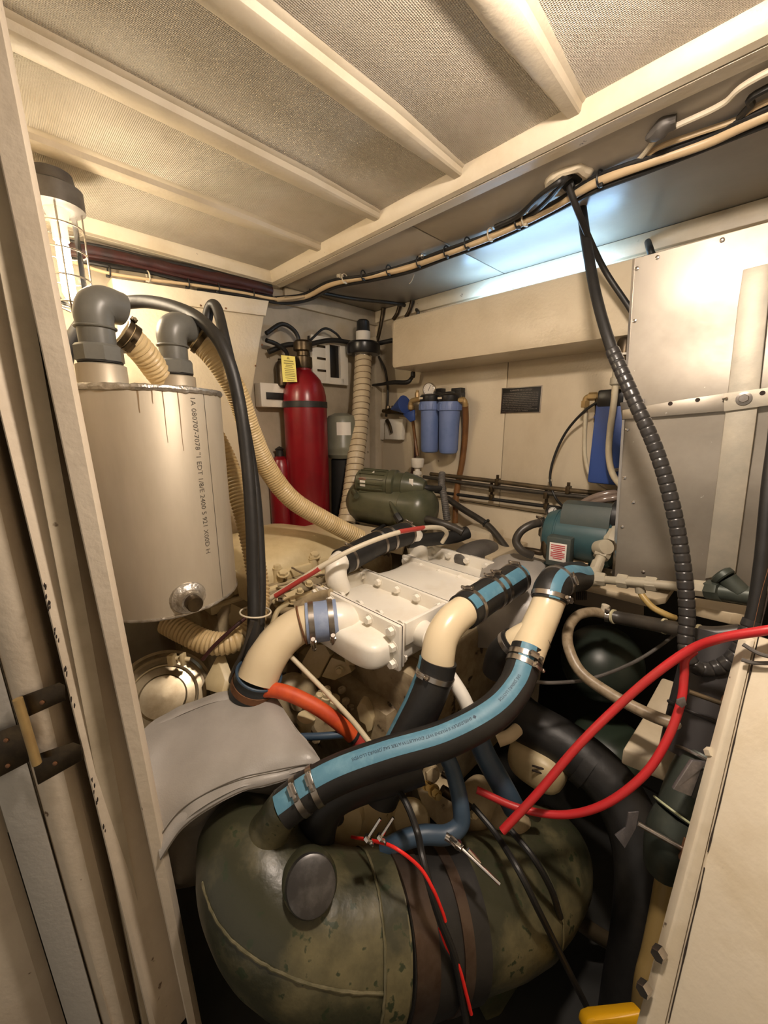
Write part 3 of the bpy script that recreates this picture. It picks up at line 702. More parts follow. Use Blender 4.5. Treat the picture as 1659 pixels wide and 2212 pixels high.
# ------------------------------------------------------------------ green exhaust elbow, sleeve, pipe
from mathutils.bvhtree import BVHTree
def bvh(mb): return BVHTree.FromPolygons(mb.v, mb.f)
def onto(tree, x, y, gap=0.0):
    d = ray(x, y).normalized(); p, n, _, dist = tree.ray_cast(CAM, d)
    if p is None: return None, None
    if n.dot(d) > 0: n = -n
    return p-d*gap, n
gx = Thing('exhaust_elbow', 'olive painted cast exhaust elbow with dark round cap in the foreground', 'exhaust elbow')
pe = T([(836, 2006, .882), (795, 2014, .868), (745, 2016, .857), (680, 2002, .85), (608, 1957, .852), (558, 1890, .875), (535, 1835, .915), (522, 1800, .96)])
re_ = [.142, .143, .144, .143, .136, .124, .111, .10]
em = MB().tube(pe, re_, 72, 10).jitter(.0012, 22)
gx.part('elbow_body', em, m_green); ebv = bvh(em)
seam = [onto(ebv, x, y, .0005)[0] for x, y in ((437, 1905), (448, 1945), (470, 1992), (510, 2040), (560, 2078), (620, 2108), (690, 2132), (770, 2144), (830, 2146))]
gx.part('weld_seam', MB().tube([p for p in seam if p], .003, 8, 10).jitter(.0015, 90), m_greenl)
cax = (pe[0]-pe[1]).normalized()
gx.part('collar', MB().lathe(pe[0]-cax*.055, cax, [(.141, -.002), (.147, 0), (.147, .05), (.141, .052)], 64), m_green)
gx.part('weld_bead', MB().torus(pe[0]-cax*.058, cax, .1455, .0032, 90, 6).jitter(.0022, 60), m_greenl)
nk = T([(575, 1815, .875), (592, 1778, .855), (612, 1747, .838), (622, 1738, .834)])
gx.part('nipple', MB().tube(nk, [.055, .041, .0385, .0385], 28), m_green)
cb, cnn = onto(ebv, 668, 1908); cn = (cnn*.75-CF*.5).normalized()
ci = gx.part('cap_neck', MB().lathe(cb, cn, [(.060, -.035), (.058, -.004), (.054, .006), (.051, .012), (.048, .016)], 40), m_green)
gx.part('round_cap', MB().lathe(cb+cn*.014, cn, [(.046, 0), (.0495, .003), (.0495, .018), (.047, .0235), (.041, .0255), (.001, .0262)], 44), m_cap, ci)
gx.done()
sv = Thing('rubber_sleeve', 'black rubber exhaust sleeve with wide steel T-bolt bands', 'sleeve')
sp = T([(828, 2008, .878), (888, 1993, .905), (950, 1975, .935), (985, 1966, .950)])
sv.part('sleeve', MB().tube(sp, .148, 64), m_black)
sax = (sp[2]-sp[0]).normalized()
m_band = M('brown_steel_band', (.13, .095, .075, 1), .34, .8, (.08, .05, .035, 1), 12)
for u, w in ((.20, .055), (.86, .028)):
    c = sp[0].lerp(sp[2], u); i = sv.part('clamp_band', MB().lathe(c-sax*w/2, sax, [(.146, 0), (.1505, .001), (.151, w/2), (.1505, w-.001), (.146, w)], 64), m_band)
# T-bolts
for p0, p1, r in (((792, 1815, .795), (822, 1768, .80), .0033), ((820, 1812, .805), (850, 1766, .81), .0033), ((986, 1822, .85), (1080, 1910, .80), .0036)):
    a, b = P(*p0), P(*p1); sv.part('t_bolt', MB().cyl(a, b, r, n=10).hexa(a, b-a, r*2.6, r*2.4), m_chrome)
for p in ((800, 1818, .80), (828, 1816, .81)): sv.part('bolt_eye', MB().torus(P(*p), V((.6, .5, .2)), .008, .003, 20, 6), m_chrome)
tn = Z*.86-CF*.45
sv.part('trunnion', MB().cyl(P(962, 1806, .865), P(994, 1826, .855), .008, n=14).box(P(985, 1822, .85), EAX, (.016, .006, .005), .001).cyl(P(1010, 1836, .845), P(1036, 1866, .835), .006, n=12), m_chrome)
sv.done()
gp = Thing('exhaust_pipe', 'olive mitred exhaust pipe running back from the black sleeve', 'exhaust pipe')
pp = T([(965, 1972, .94), (1070, 1945, 1.0), (1112, 1925, 1.035)])
gp.part('pipe_section', MB().tube(pp, .141, 56, smooth=False).jitter(.001, 30), m_green)
p2 = T([(1095, 1930, 1.03), (1135, 1900, 1.08), (1172, 1856, 1.14), (1190, 1830, 1.19), (1198, 1815, 1.22)])
gp.part('pipe_section', MB().tube(p2, [.142, .141, .134, .112, .055], 56).jitter(.001, 30), m_green)
gp.part('mitre_weld', MB().torus(p2[0].lerp(p2[1], .2), p2[1]-p2[0], .143, .0035, 80, 6).jitter(.0015, 60), m_green)
gp.done()
# ------------------------------------------------------------------ engine
en = Thing('diesel_engine', 'big cream painted marine diesel engine filling the compartment', 'engine')
en.part('engine_block', ebox(.02, .60, .10, .75, -.80, -.17, .03), m_eng2)
en.part('engine_block', ebox(.52, 1.03, -.30, .50, -.80, -.03, .03), m_eng2)
en.part('front_cover', ebox(.05, .60, -.02, .12, -.80, -.30, .03), m_eng2)
def cover(a0, a1, b0, b1, z0, z1):
    rs = []; n = 30
    for i in range(17):
        k = i/16; b = b0+(b1-b0)*k; e = min(1, math.sin(math.pi*min(max(k, .0), 1))**.35+.0) if 0 < k < 1 else .0
        e = max(e, .72); ring = []
        for j in range(n):
            an = math.pi*j/(n-1); c, s = math.cos(an), math.sin(an)
            hh = (z1-z0)*e*(1-.10*math.sin(5*k)**2)
            ring.append(E((a0+a1)/2+(a1-a0)/2*math.copysign(abs(c)**.6, c), b, z0+hh*abs(s)**.75))
        rs.append(ring)
    return MB().rings(rs)
en.part('rocker_cover', cover(.57, 1.04, -.30, .40, -.04, .095).jitter(.006, 9), m_eng)
en.part('rocker_flange', ebox(.53, 1.04, -.31, .42, -.06, -.03, .008), m_eng)
for b in (-.24, -.05, .10, .27):
    c = E(.575, b, -.03); i = en.part('bolt_boss', MB().cyl(c, c+Z*.05, .020, .016, 18), m_eng); bolt(en, c+Z*.05, Z, .013, .012, m_eng, i)
    en.part('flange_ledge', MB().box(E(.575, b+.08, -.012), EAX, (.014, .06, .018), .006), m_eng)
for k, (x, y, d, r) in enumerate(((612, 1240, 1.40, 13), (680, 1200, 1.52, 13), (607, 1292, 1.32, 12), (668, 1262, 1.36, 9), (648, 1278, 1.34, 8), (690, 1243, 1.4, 9), (632, 1300, 1.3, 9))):
    bolt(en, P(x, y, d), V((.1, -.3, 1)), pr(r, d)*.75, .012, m_eng if k != 2 else m_chrome)
# linkage and fuel lines below the cover
for pts, r, mt in (([(600, 1265, 1.36), (640, 1255, 1.36), (690, 1240, 1.38)], .005, m_eng2), ([(592, 1300, 1.33), (650, 1290, 1.31), (700, 1270, 1.30)], .011, m_eng), ([(610, 1320, 1.3), (640, 1318, 1.28), (660, 1300, 1.28)], .013, m_eng2),
                   ([(630, 1226, 1.42), (660, 1240, 1.40), (705, 1242, 1.38)], .0035, m_steel), ([(588, 1350, 1.27), (600, 1320, 1.29), (625, 1300, 1.30)], .009, m_eng), ([(640, 1310, 1.29), (680, 1290, 1.28), (715, 1282, 1.25)], .016, m_eng2)):
    en.part('fuel_line', MB().tube(T(pts), r, 12), mt)
en.part('bracket', MB().prism(T([(588, 1295, 1.34), (640, 1270, 1.37), (660, 1285, 1.34), (610, 1325, 1.30)]), -Z*.02, .004), m_eng)
en.part('bracket', MB().prism(T([(505, 1230, 1.32), (530, 1250, 1.30), (548, 1310, 1.27), (515, 1290, 1.28)]), V((.02, .03, 0)), .004), m_eng)
en.part('bracket', MB().prism(T([(497, 1300, 1.26), (560, 1330, 1.24), (600, 1400, 1.22), (545, 1390, 1.22), (490, 1330, 1.25)]), -Z*.03, .006), m_eng)
# front castings under the intercooler
def plate(name, poly, d, ext, mt, bev=.003):
    q = [P(x, y, dd) for x, y, dd in ((p if len(p) == 3 else (*p, d)) for p in poly)]; return en.part(name, MB().prism(q, ext, bev), mt)
plate('bracket_plate', [(650, 1466), (688, 1466), (714, 1416), (701, 1392), (672, 1394), (652, 1430)], 1.24, V((.01, .03, -.01)), m_eng)
plate('bracket_plate', [(694, 1462), (716, 1420), (752, 1432), (760, 1452), (722, 1470)], 1.23, V((.01, .05, -.02)), m_eng)
bolt(en, P(733, 1448, 1.215), -CF, .010, .01, m_eng)
plate('lifting_eye', [(742, 1420), (766, 1412), (760, 1436), (748, 1440)], 1.22, V((.0, .012, 0)), m_eng)
bolt(en, P(765, 1428, 1.21), CR-CF, .010, .01, m_eng)
plate('finger_bracket', [(770, 1530), (778, 1519), (788, 1522), (806, 1556), (803, 1578), (793, 1583), (788, 1566), (776, 1558)], 1.16, V((.01, .035, 0)), m_eng)
en.part('pump_housing', MB().lathe(P(640, 1510, 1.22), V((.5, -.7, .3)), [(.001, -.05), (.07, -.05), (.07, .0), (.055, .012), (.03, .016), (.028, .03), (.001, .032)], 32), m_eng2)
en.part('pump_housing', MB().lathe(P(705, 1555, 1.2), V((.3, -.8, .35)), [(.001, -.06), (.05, -.06), (.05, .0), (.04, .008), (.001, .01)], 28), m_eng2)
en.part('oil_filler', MB().lathe(P(660, 1560, 1.12), Z+CR*.2, [(.02, -.06), (.02, .0), (.026, .004), (.026, .018), (.001, .02)], 22), m_eng)
for x, y, d, r, h in ((672, 1508, 1.17, 9, .05), (690, 1500, 1.17, 8, .045), (706, 1496, 1.18, 11, .04), (640, 1590, 1.06, 7, .06), (625, 1592, 1.07, 7, .06), (724, 1506, 1.2, 12, .03)):
    en.part('stud', MB().lathe(P(x, y, d), Z*.9+CR*.3, [(pr(r, d)*1.25, -h), (pr(r, d)*1.25, -h*.3), (pr(r, d), -h*.25), (pr(r, d), 0), (pr(r, d)*.7, .003)], 12), m_eng)
for k in range(26):
    x = random.uniform(610, 760); y = random.uniform(1480, 1600); d = random.uniform(1.19, 1.24)
    bolt(en, P(x, y, d), V((random.uniform(-.4, .4), -1, random.uniform(-.2, .7))), random.uniform(.006, .012), .01, m_eng2)
en.part('side_cover', ebox(-.03, .30, .03, .12, -.42, -.17, .02), m_eng2)
# lower front: timing case, covers
en.part('timing_case', MB().prism(T([(690, 1790, 1.02), (700, 1735, 1.06), (770, 1690, 1.10), (850, 1668, 1.12), (880, 1720, 1.12), (860, 1800, 1.08), (840, 1860, 1.04), (700, 1850, 1.0)]), CF*.10-Z*.02, .014), m_eng)
en.part('timing_boss', MB().lathe(P(745, 1775, 1.03), -CF+Z*.4, [(.05, -.04), (.045, .005), (.03, .012), (.001, .014)], 26), m_eng)
en.part('round_cover', MB().lathe(P(888, 1772, 1.06), -CF*.7+Z*.7, [(.052, -.10), (.052, -.01), (.046, .004), (.03, .01), (.001, .012)], 30), m_eng)
en.part('flange_cover', MB().prism(T([(900, 1710, 1.1), (935, 1690, 1.12), (985, 1700, 1.12), (1000, 1760, 1.08), (960, 1800, 1.05), (920, 1760, 1.07)]), CF*.06, .008), m_eng2)
en.part('slotted_cover', MB().sphere(P(1160, 1648, 1.2), EAX, (.085, .06, .06), 28, 16, .7), m_eng)
for k in range(2):
    en.part('slot', MB().cyl(P(1150, 1654+k*10, 1.135), P(1205, 1670+k*10, 1.13), .0028, n=8), m_crack)
en.part('side_pipe', MB().tube(T([(1075, 1600, 1.1), (1100, 1590, 1.1), (1118, 1575, 1.12)]), .017, 14), m_cpipe)
en.part('lower_body', MB().sphere(P(1090, 1800, 1.12), EAX, (.07, .07, .09), 26, 14, .8), m_eng2)
en.part('lower_body', MB().sphere(P(1030, 1760, 1.15), EAX, (.06, .08, .10), 26, 14, .7), m_eng2)
for x, y, d, r, mt in ((931, 1671, 1.04, 15, m_eng2), (937, 1708, 1.02, 10, m_gold), (944, 1717, 1.015, 8, m_gold), (922, 1697, 1.03, 8, m_gold), (1022, 1756, 1.02, 9, m_eng), (730, 1769, .98, 10, m_dark)):
    bolt(en, P(x, y, d), V((.2, -.9, .45)), pr(r, d), .014, mt)
en.part('valve_spindle', MB().tube(T([(880, 1662, 1.06), (905, 1678, 1.05), (925, 1694, 1.04)]), .010, 14, smooth=False), m_eng)
en.part('valve_spindle', MB().tube(T([(955, 1706, 1.03), (990, 1728, 1.03), (1025, 1755, 1.03)]), .0125, 14, smooth=False), m_bronze)
en.part('valve_spindle', MB().tube(T([(955, 1668, 1.06), (975, 1680, 1.05)]), .010, 14, smooth=False), m_bronze)
en.done()

# pipes & hoses around the engine front
single('white_pipe', MB().tube(T([(950, 1430, 1.08), (975, 1465, 1.05), (1000, 1505, 1.03), (1020, 1550, 1.02)]), .0185, 18), m_white, 'straight pale grey pipe sloping down behind the outlet pipe', 'pipe')
single('blue_coolant_hose', MB().tube(T([(955, 1620, 1.0), (972, 1650, .99), (985, 1690, .97), (995, 1740, .95), (995, 1780, .94), (965, 1803, .93), (915, 1803, .925), (870, 1815, .92), (830, 1835, .93)]), .0205, 18), m_bluehose, 'slate blue hose bending in an L above the exhaust sleeve', 'hose')
h_ = Thing('blue_coolant_hose', 'slate blue hose slanting under the long striped hose', 'hose')
h_.part('hose', MB().tube(T([(1035, 1600, 1.04), (1050, 1635, 1.03), (1075, 1680, 1.02), (1098, 1722, 1.02), (1110, 1745, 1.03)]), .0285, 20), m_bluehose)
h_.part('pipe_end', MB().tube(T([(1104, 1730, 1.02), (1130, 1745, 1.03), (1160, 1765, 1.05)]), .012, 14), m_steel); h_.done()
single('blue_coolant_hose', MB().tube(T([(640, 1592, 1.04), (700, 1590, 1.04), (764, 1584, 1.05)]), .0095, 14), m_bluehose, 'short straight blue hose beside the orange hose end', 'hose')
oh = Thing('orange_hose', 'bright orange hose curving out from behind the grey blanket', 'hose')
pts = T([(540, 1500, 1.06), (575, 1490, 1.06), (620, 1497, 1.055), (680, 1525, 1.05), (730, 1560, 1.05), (765, 1593, 1.055)])
oh.part('hose', MB().tube(pts, .0195, 20), m_orange)
oh.part('band', MB().lathe(P(764, 1592, 1.055), pts[-1]-pts[-2], [(.0198, -.004), (.0212, -.003), (.0212, .004), (.0198, .005)], 24), m_black)
oh.part('hose_end', MB().tube(T([(765, 1593, 1.055), (780, 1610, 1.06), (790, 1625, 1.07)]), .017, 16), m_redwh); oh.done()
# dip line cream with red sleeve
dl = Thing('breather_line', 'thin cream tube with red painted sections arching over the engine', 'tube')
dl.part('tube', MB().tube(T([(585, 1292, 1.25), (640, 1257, 1.24), (700, 1220, 1.23), (770, 1183, 1.25), (850, 1153, 1.32), (910, 1141, 1.42), (950, 1140, 1.5), (965, 1152, 1.55), (955, 1172, 1.58)]), .0082, 14), m_wirew)
dl.part('red_section', MB().tube(T([(595, 1287, 1.247), (640, 1259, 1.238), (690, 1228, 1.228)]), .0086, 14), m_redwh)
dl.part('red_section', MB().tube(T([(862, 1149, 1.335), (890, 1144, 1.38), (915, 1140, 1.43)]), .0086, 14), m_redwh)
dl.done()
single('dipstick_tube', MB().tube(T([(628, 1418, 1.12), (660, 1450, 1.10), (712, 1503, 1.06), (760, 1555, 1.01), (800, 1606, .955)]), .0068, 12), m_clear, 'thin straight cream dipstick tube crossing the orange hose', 'tube')
# charge hose with black couplings behind the intercooler left
ch = Thing('charge_air_hose', 'black coupling hose with silver bands behind the intercooler', 'hose')
pts = T([(735, 1215, 1.36), (770, 1197, 1.42), (820, 1172, 1.5), (862, 1157, 1.56), (880, 1152, 1.6)])
ch.part('hose', MB().tube(pts, .047, 28), m_black)
for u in (.14, .52, .64, .95):
    q, _ = spline(pts, 10); k = min(int(u*(len(q)-1)), len(q)-2); clamp(ch, q[k], q[k+1]-q[k-1 if k else 0], .0475, .012, Z-CF*.4 if u < .3 or u > .9 else None)
ch.done()
wp = Thing('white_elbow_pipe', 'white elbow pipe joining the black coupling hose to the engine', 'pipe')
wp.part('pipe', MB().tube(T([(738, 1210, 1.36), (728, 1222, 1.33), (726, 1245, 1.32), (735, 1275, 1.34)]), .037, 24), m_white); wp.done()
wp = Thing('white_elbow_pipe', 'white curved pipe end seen beyond the black coupling hose', 'pipe')
wp.part('pipe', MB().tube(T([(870, 1152, 1.58), (890, 1158, 1.62), (900, 1180, 1.65), (905, 1215, 1.68)]), .042, 24), m_white); wp.done()

# ------------------------------------------------------------------ drum and bracket behind the door post
dr = Thing('air_filter_drum', 'oily bare metal drum with clamp band below the aluminium tank', 'air filter')
dc = P(352, 1505, 1.06); dn = V((.42, -.62, .62)).normalized()
dr.part('drum', MB().lathe(dc-dn*.13, dn, [(.001, 0), (.118, 0), (.122, .006), (.122, .10), (.118, .108), (.110, .112), (.108, .105), (.06, .112), (.055, .122), (.001, .125)], 56), m_drum)
dr.part('clamp_band', MB().lathe(dc-dn*.045, dn, [(.121, 0), (.127, .001), (.127, .02), (.121, .021)], 56), m_eng2)
dr.part('band_bolt', MB().cyl(P(368, 1420, 1.07), P(410, 1424, 1.09), .006, n=10).box(P(372, 1425, 1.07), (CR, CF, Z), (.008, .012, .016), .002).box(P(396, 1424, 1.08), (CR, CF, Z), (.004, .012, .018), .002), m_eng)
dr.part('raised_ring', MB().torus(dc-dn*.018, dn, .085, .004, 48, 8), m_drum)
dr.done()
single('support_bracket', MB().prism(T([(468, 1418, 1.13), (486, 1470, 1.1), (478, 1500, 1.08), (445, 1490, 1.1), (442, 1468, 1.11)]), V((.02, .012, -.004)), .002), m_eng, 'triangular cream steel bracket beside the oily metal drum', 'bracket')
# rods and leads nearby
single('brown_lead', MB().tube(T([(438, 1425, 1.08), (460, 1398, 1.08), (500, 1360, 1.09), (530, 1335, 1.11)]), .0055, 10), m_wirer, 'dark red lead running up beside the ribbed hose loop', 'cable')
single('thin_conduit', MB().tube(T([(545, 1340, 1.08), (528, 1400, 1.09), (505, 1450, 1.1), (490, 1500, 1.12)]), .0065, 10), m_dkpipe, 'dark thin conduit dropping behind the cream elbow', 'tube')
# ------------------------------------------------------------------ grey insulation blankets
bl = Thing('insulation_blanket', 'grey quilted insulation blanket wrapped over the exhaust beside the door post', 'blanket')
back = T([(300, 1590, .97), (345, 1552, 1.02), (440, 1508, 1.07), (545, 1488, 1.10), (585, 1497, 1.09), (612, 1540, 1.05), (650, 1590, 1.0), (688, 1640, .95)])
mid1 = T([(310, 1660, .90), (360, 1615, .95), (440, 1578, .98), (530, 1560, 1.0), (580, 1562, 1.0), (622, 1588, .985), (660, 1616, .965), (691, 1645, .945)])
mid2 = T([(325, 1760, .85), (375, 1705, .88), (440, 1668, .90), (520, 1642, .92), (575, 1632, .93), (625, 1630, .94), (668, 1634, .94), (693, 1650, .94)])
hem = T([(345, 1850, .82), (392, 1782, .845), (450, 1738, .86), (520, 1702, .88), (575, 1688, .895), (630, 1672, .91), (668, 1660, .925), (692, 1660, .935)])
bl.part('cover', loft([back, mid1, mid2, hem], 60, 40, .008, .012, 9, 3), m_quilt)
h2 = [p+(CAM-p).normalized()*.006 for p in mid2]; h2 = [a.lerp(b, .62) for a, b in zip(h2, hem)]
h3 = [p+(CAM-p).normalized()*.005-Z*.012 for p in hem]
bl.part('hem', loft([h2, [a.lerp(b, .5)+(CAM-a).normalized()*.006 for a, b in zip(h2, h3)], h3], 70, 8, .006, .006, 22, 5), m_quilt)
bl.part('top_hem', loft([[p+Z*.004 for p in back], [a.lerp(b, .12)+(CAM-a).normalized()*.008 for a, b in zip(back, mid1)], [a.lerp(b, .24)+(CAM-a).normalized()*.003 for a, b in zip(back, mid1)]], 60, 6, .005, .004, 20, 1), m_quilt)
for u in (.06, .93):
    st_ = [a.lerp(b, u)+(CAM-a).normalized()*.0085 for a, b in zip(h2, h3)]; bl.part('stitching', MB().tube(st_, .0013, 6, 12), m_inkg)
inner = [T([(375, 1795, .90), (450, 1742, .93), (520, 1712, .95), (590, 1698, .96), (650, 1680, .98)]), T([(360, 1830, .92), (430, 1790, .95), (500, 1755, .97), (560, 1740, .98), (620, 1715, 1.0)]), T([(365, 1875, .95), (420, 1860, .97), (480, 1820, .98), (540, 1790, 1.0), (590, 1760, 1.02)]), T([(370, 1930, .98), (420, 1920, 1.0), (480, 1880, 1.01), (540, 1850, 1.02), (590, 1820, 1.04)])]
bl.part('lining', loft(inner, 40, 24, .006, .035, 9, 9), M('blanket_lining', (.24, .21, .17, 1), .5, 0, (.17, .145, .115, 1), 6, .42, .7, .1, 200))
bl.done()
b2 = Thing('insulation_blanket', 'grey quilted blanket slumped over a housing behind the striped hoses', 'blanket')
c0 = T([(1040, 1225, 1.550), (1085, 1198, 1.550), (1130, 1198, 1.530), (1185, 1215, 1.480), (1232, 1240, 1.400)])
c1 = T([(1030, 1270, 1.430), (1085, 1245, 1.380), (1130, 1245, 1.350), (1180, 1255, 1.330), (1222, 1268, 1.290)])
c2 = T([(1025, 1330, 1.390), (1080, 1320, 1.290), (1125, 1315, 1.260), (1160, 1315, 1.250), (1195, 1300, 1.270)])
c3 = T([(1030, 1400, 1.390), (1080, 1400, 1.290), (1110, 1395, 1.260), (1135, 1380, 1.250), (1150, 1350, 1.270)])
b2.part('cover', loft([c0, c1, c2, c3], 40, 36, .008, .014, 8, 12), m_quilt)
b2.part('seam', MB().tube([a+(CAM-a).normalized()*.006 for a in T([(1215, 1228, 1.43), (1190, 1262, 1.30), (1165, 1310, 1.245), (1140, 1370, 1.235)])], .004, 8), m_quilt)
b2.part('flap', loft([T([(1195, 1250, 1.38), (1215, 1238, 1.42), (1236, 1228, 1.46)]), T([(1200, 1268, 1.33), (1222, 1250, 1.38), (1240, 1240, 1.42)]), T([(1196, 1285, 1.33), (1215, 1280, 1.36), (1243, 1280, 1.40)])], 16, 14, .005, .01, 20, 2), m_black)
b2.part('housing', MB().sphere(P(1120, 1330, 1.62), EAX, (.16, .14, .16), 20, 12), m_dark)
b2.done()
# ------------------------------------------------------------------ far wall: trunk, filters, plaque, pipes
BD = .24
struct('wall_trunk', [('wall_trunk', rbox(.365, 2.35, 0, BD, 1.775, 2.008, .022), m_wall)])
def fbox(x, y, off, hs, bev=.002, tilt=0):
    c = far(x, y, off); return MB().box(c, RAX, hs, bev)
# water filters
def filter_unit(x, y0, y1, label, r=.052):
    f_ = Thing('water_filter', label, 'water filter', 'blue water filters on the far wall')
    top = far(x, y0, .085); bot = far(x, y1, .085); h = top.z-bot.z; o = V((top.x, top.y, bot.z))
    f_.part('canister', MB().lathe(o, Z, [(.001, 0), (r*.55, .0), (r*.8, .006), (r*.92, .02), (r, h-.045), (r*1.14, h-.042), (r*1.16, h-.01), (r*1.1, h)], 36), m_filter)
    for k in range(12):
        a = k*math.pi/6; d = V((math.cos(a), math.sin(a), 0)); f_.part('grip_rib', MB().cyl(o+d*r*1.155+Z*(h-.04), o+d*r*1.155+Z*(h-.012), .0022, n=6), m_filter)
    f_.part('filter_head', MB().lathe(o+Z*h, Z, [(r*1.08, 0), (r*1.1, .004), (r*1.1, .028), (r*.95, .034), (r*.5, .04), (.001, .041)], 32).box(o+Z*(h+.03)-ET*.045, RAX, (.03, .05, .02), .004), m_blackgl)
    f_.part('brand_tab', MB().box(o+Z*(h+.016)+ET*r*1.10-ES*.02, RAX, (.012, .002, .005), .0005), m_wirew)
    f_.part('bracket', MB().box(o+Z*(h+.055)-ET*.065, RAX, (.03, .018, .014), .002), m_black)
    return f_.done()
filter_unit(931, 868, 978, 'blue water filter canister under the round pressure gauge')
filter_unit(972, 868, 981, 'blue water filter canister beside the amber drain tube')
g_ = Thing('pressure_gauge', 'round pressure gauge with white dial above the blue filters', 'gauge')
gc = far(926, 841, .10); gn = (ET*.9+ES*.25).normalized()
def gauge(th, c, n, r, rim, face=m_paper):
    th.part('gauge_case', MB().lathe(c-n*.022, n, [(r*.9, 0), (r, .003), (r, .022), (r*.9, .024), (r*.88, .020), (.001, .020)], 36), rim)
    th.part('dial', MB().lathe(c-n*.0015, n, [(r*.88, 0), (.001, .0008)], 32), face)
    u, v = perp(n, Z)
    th.part('needle', MB().cyl(c-u*r*.25+v*r*.1, c+u*r*.6-v*r*.3, .0011, n=6), m_ink)
    for k in range(12):
        a = -2.2+k*.4; d = u*math.cos(a)+v*math.sin(a); th.part('tick', MB().cyl(c+d*r*.68, c+d*r*.82, .0006, n=5), m_ink)
gauge(g_, gc, gn, .033, m_chrome)
g_.part('stem', MB().cyl(gc-gn*.012-Z*.03, gc-gn*.012-Z*.075, .007, n=12), m_brass); g_.done()
ft = Thing('brass_fitting', 'tan pipe elbow on the left side of the blue filters', 'pipe fitting')
ft.part('elbow', MB().tube([far(913, 863, .085), far(898, 864, .085), far(889, 868, .085), far(886, 882, .085)], .014, 16), m_brass)
ft.part('nut', MB().hexa(far(887, 876, .085), -Z, .017, .022), m_brass)
ft.part('valve_top', MB().hexa(far(901, 858, .085), Z, .012, .025).cyl(far(901, 850, .085), far(902, 843, .085), .008, n=12), m_brass); ft.done()
ft = Thing('brass_fitting', 'tan pipe elbow on the right side of the blue filters', 'pipe fitting')
ft.part('elbow', MB().tube([far(990, 865, .085), far(1000, 864, .085), far(1004, 868, .085), far(1005, 878, .08)], .013, 16), m_brass)
ft.part('nut', MB().hexa(far(996, 865, .085), ES, .016, .02), m_brass); ft.done()
single('amber_tube', MB().tube([far(x, y, o) for x, y, o in ((1005, 872, .075), (1006, 910, .05), (1004, 950, .03), (998, 1000, .03), (990, 1040, .035), (985, 1080, .05), (983, 1130, .07))], .0155, 16), m_brown, 'amber brown tube hanging down from the right filter', 'tube')
single('amber_tube', MB().tube([far(x, y, o) for x, y, o in ((887, 884, .08), (893, 920, .06), (897, 950, .05), (902, 985, .06))], .0085, 12), m_brown, 'thin brown tube hanging from the left filter elbow', 'tube')
single('dark_wall_hose', MB().tube([far(x, y, o) for x, y, o in ((888, 884, .07), (895, 930, .05), (897, 980, .045), (892, 1010, .05), (887, 1030, .08))], .0075, 12), m_wirer, 'dark red cord beside the thin brown filter tube', 'cable')
# white fitting below
wf = Thing('white_strainer', 'white plastic strainer bowl on pipe fittings above the green compressor', 'strainer')
o = far(902, 1003, .09)
wf.part('bowl', MB().lathe(o, Z, [(.012, -.022), (.03, -.016), (.034, .0), (.036, .02), (.036, .03), (.03, .034), (.001, .034)], 26), m_white)
wf.part('neck', MB().lathe(o-Z*.10, Z, [(.018, 0), (.022, .004), (.022, .016), (.016, .02), (.016, .04), (.024, .045), (.024, .06), (.014, .064), (.014, .08)], 22), m_white)
wf.part('tee_arm', MB().cyl(o-Z*.085-ES*.035, o-Z*.085+ES*.035, .013, n=14), m_white); wf.done()
# plaque
pq = Thing('instruction_plaque', 'small black plaque with silver border and lines of text', 'plaque')
q = [far(x, y, .0) for x, y in ((1085, 838), (1173, 833), (1167, 891), (1082, 894))]
qc = sum(q, V())/4; px = ((q[1]-q[0])+(q[2]-q[3])).normalized(); pz = ((q[0]-q[3])+(q[1]-q[2])).normalized(); pz = (pz-px*pz.dot(px)).normalized(); pn = px.cross(pz); pn = pn if pn.dot(ET) > 0 else -pn
hw = ((q[1]-q[0]).length+(q[2]-q[3]).length)/4; hh = ((q[0]-q[3]).length+(q[1]-q[2]).length)/4
pq.part('border', MB().box(qc+pn*.002, (px, pn, pz), (hw, .002, hh), .0006), m_steel)
pq.part('face', MB().box(qc+pn*.0035, (px, pn, pz), (hw*.955, .0012, hh*.93), .0003), m_plaque)
def ptxt(s, x, y, w_, h_):
    vs, fs = text_mesh(s, 1); x0 = min(v.x for v in vs); x1 = max(v.x for v in vs); sc = w_/(x1-x0)
    return MB().add([qc+px*(x+(v.x-x0)*sc)+pz*(y+v.y*h_)+pn*.0051 for v in vs], fs)
pq.part('title', ptxt('GUARANTEE OF A. CUSTODY', -hw*.55, hh*.70, hw*1.1, hh*.17), m_plaqtxt)
rl = ['THE FOLLOWING INSTRUCTIONS ARE GIVEN TO ALL', 'PERSONS WHO ARE ON THE VESSEL AND WHO USE', 'THE ENGINE ROOM WITH ALL EQUIPMENT OF THE SHIP', 'IN THE CONFINED SPACE, OR EQUIPMENT STORAGE', 'BEFORE ENTRY PLEASE CHECK ALL VALVES FOR', 'SECURITY AND PRESSURE, WHICH MUST BE MAINTAINED', 'BY THE APPOINTED ENGINEER BEFORE START OF THE', 'MACHINERY AND WHEN LEFT RUNNING, NO PERSON', 'SHALL USE A FLAME IN THIS COMPARTMENT', 'OR LEAVE OIL OPEN, AND ALL DRAINS SHALL BE', 'KEPT CLEAN AT ALL TIMES']
for k, s in enumerate(rl): pq.part('text_line', ptxt(s, -hw*.90, hh*(.50-.135*k), hw*(1.75 if k < 8 else (1.5, 1.75, 1.3)[k-8]), hh*.085), m_plaqtxt)
pq.done()
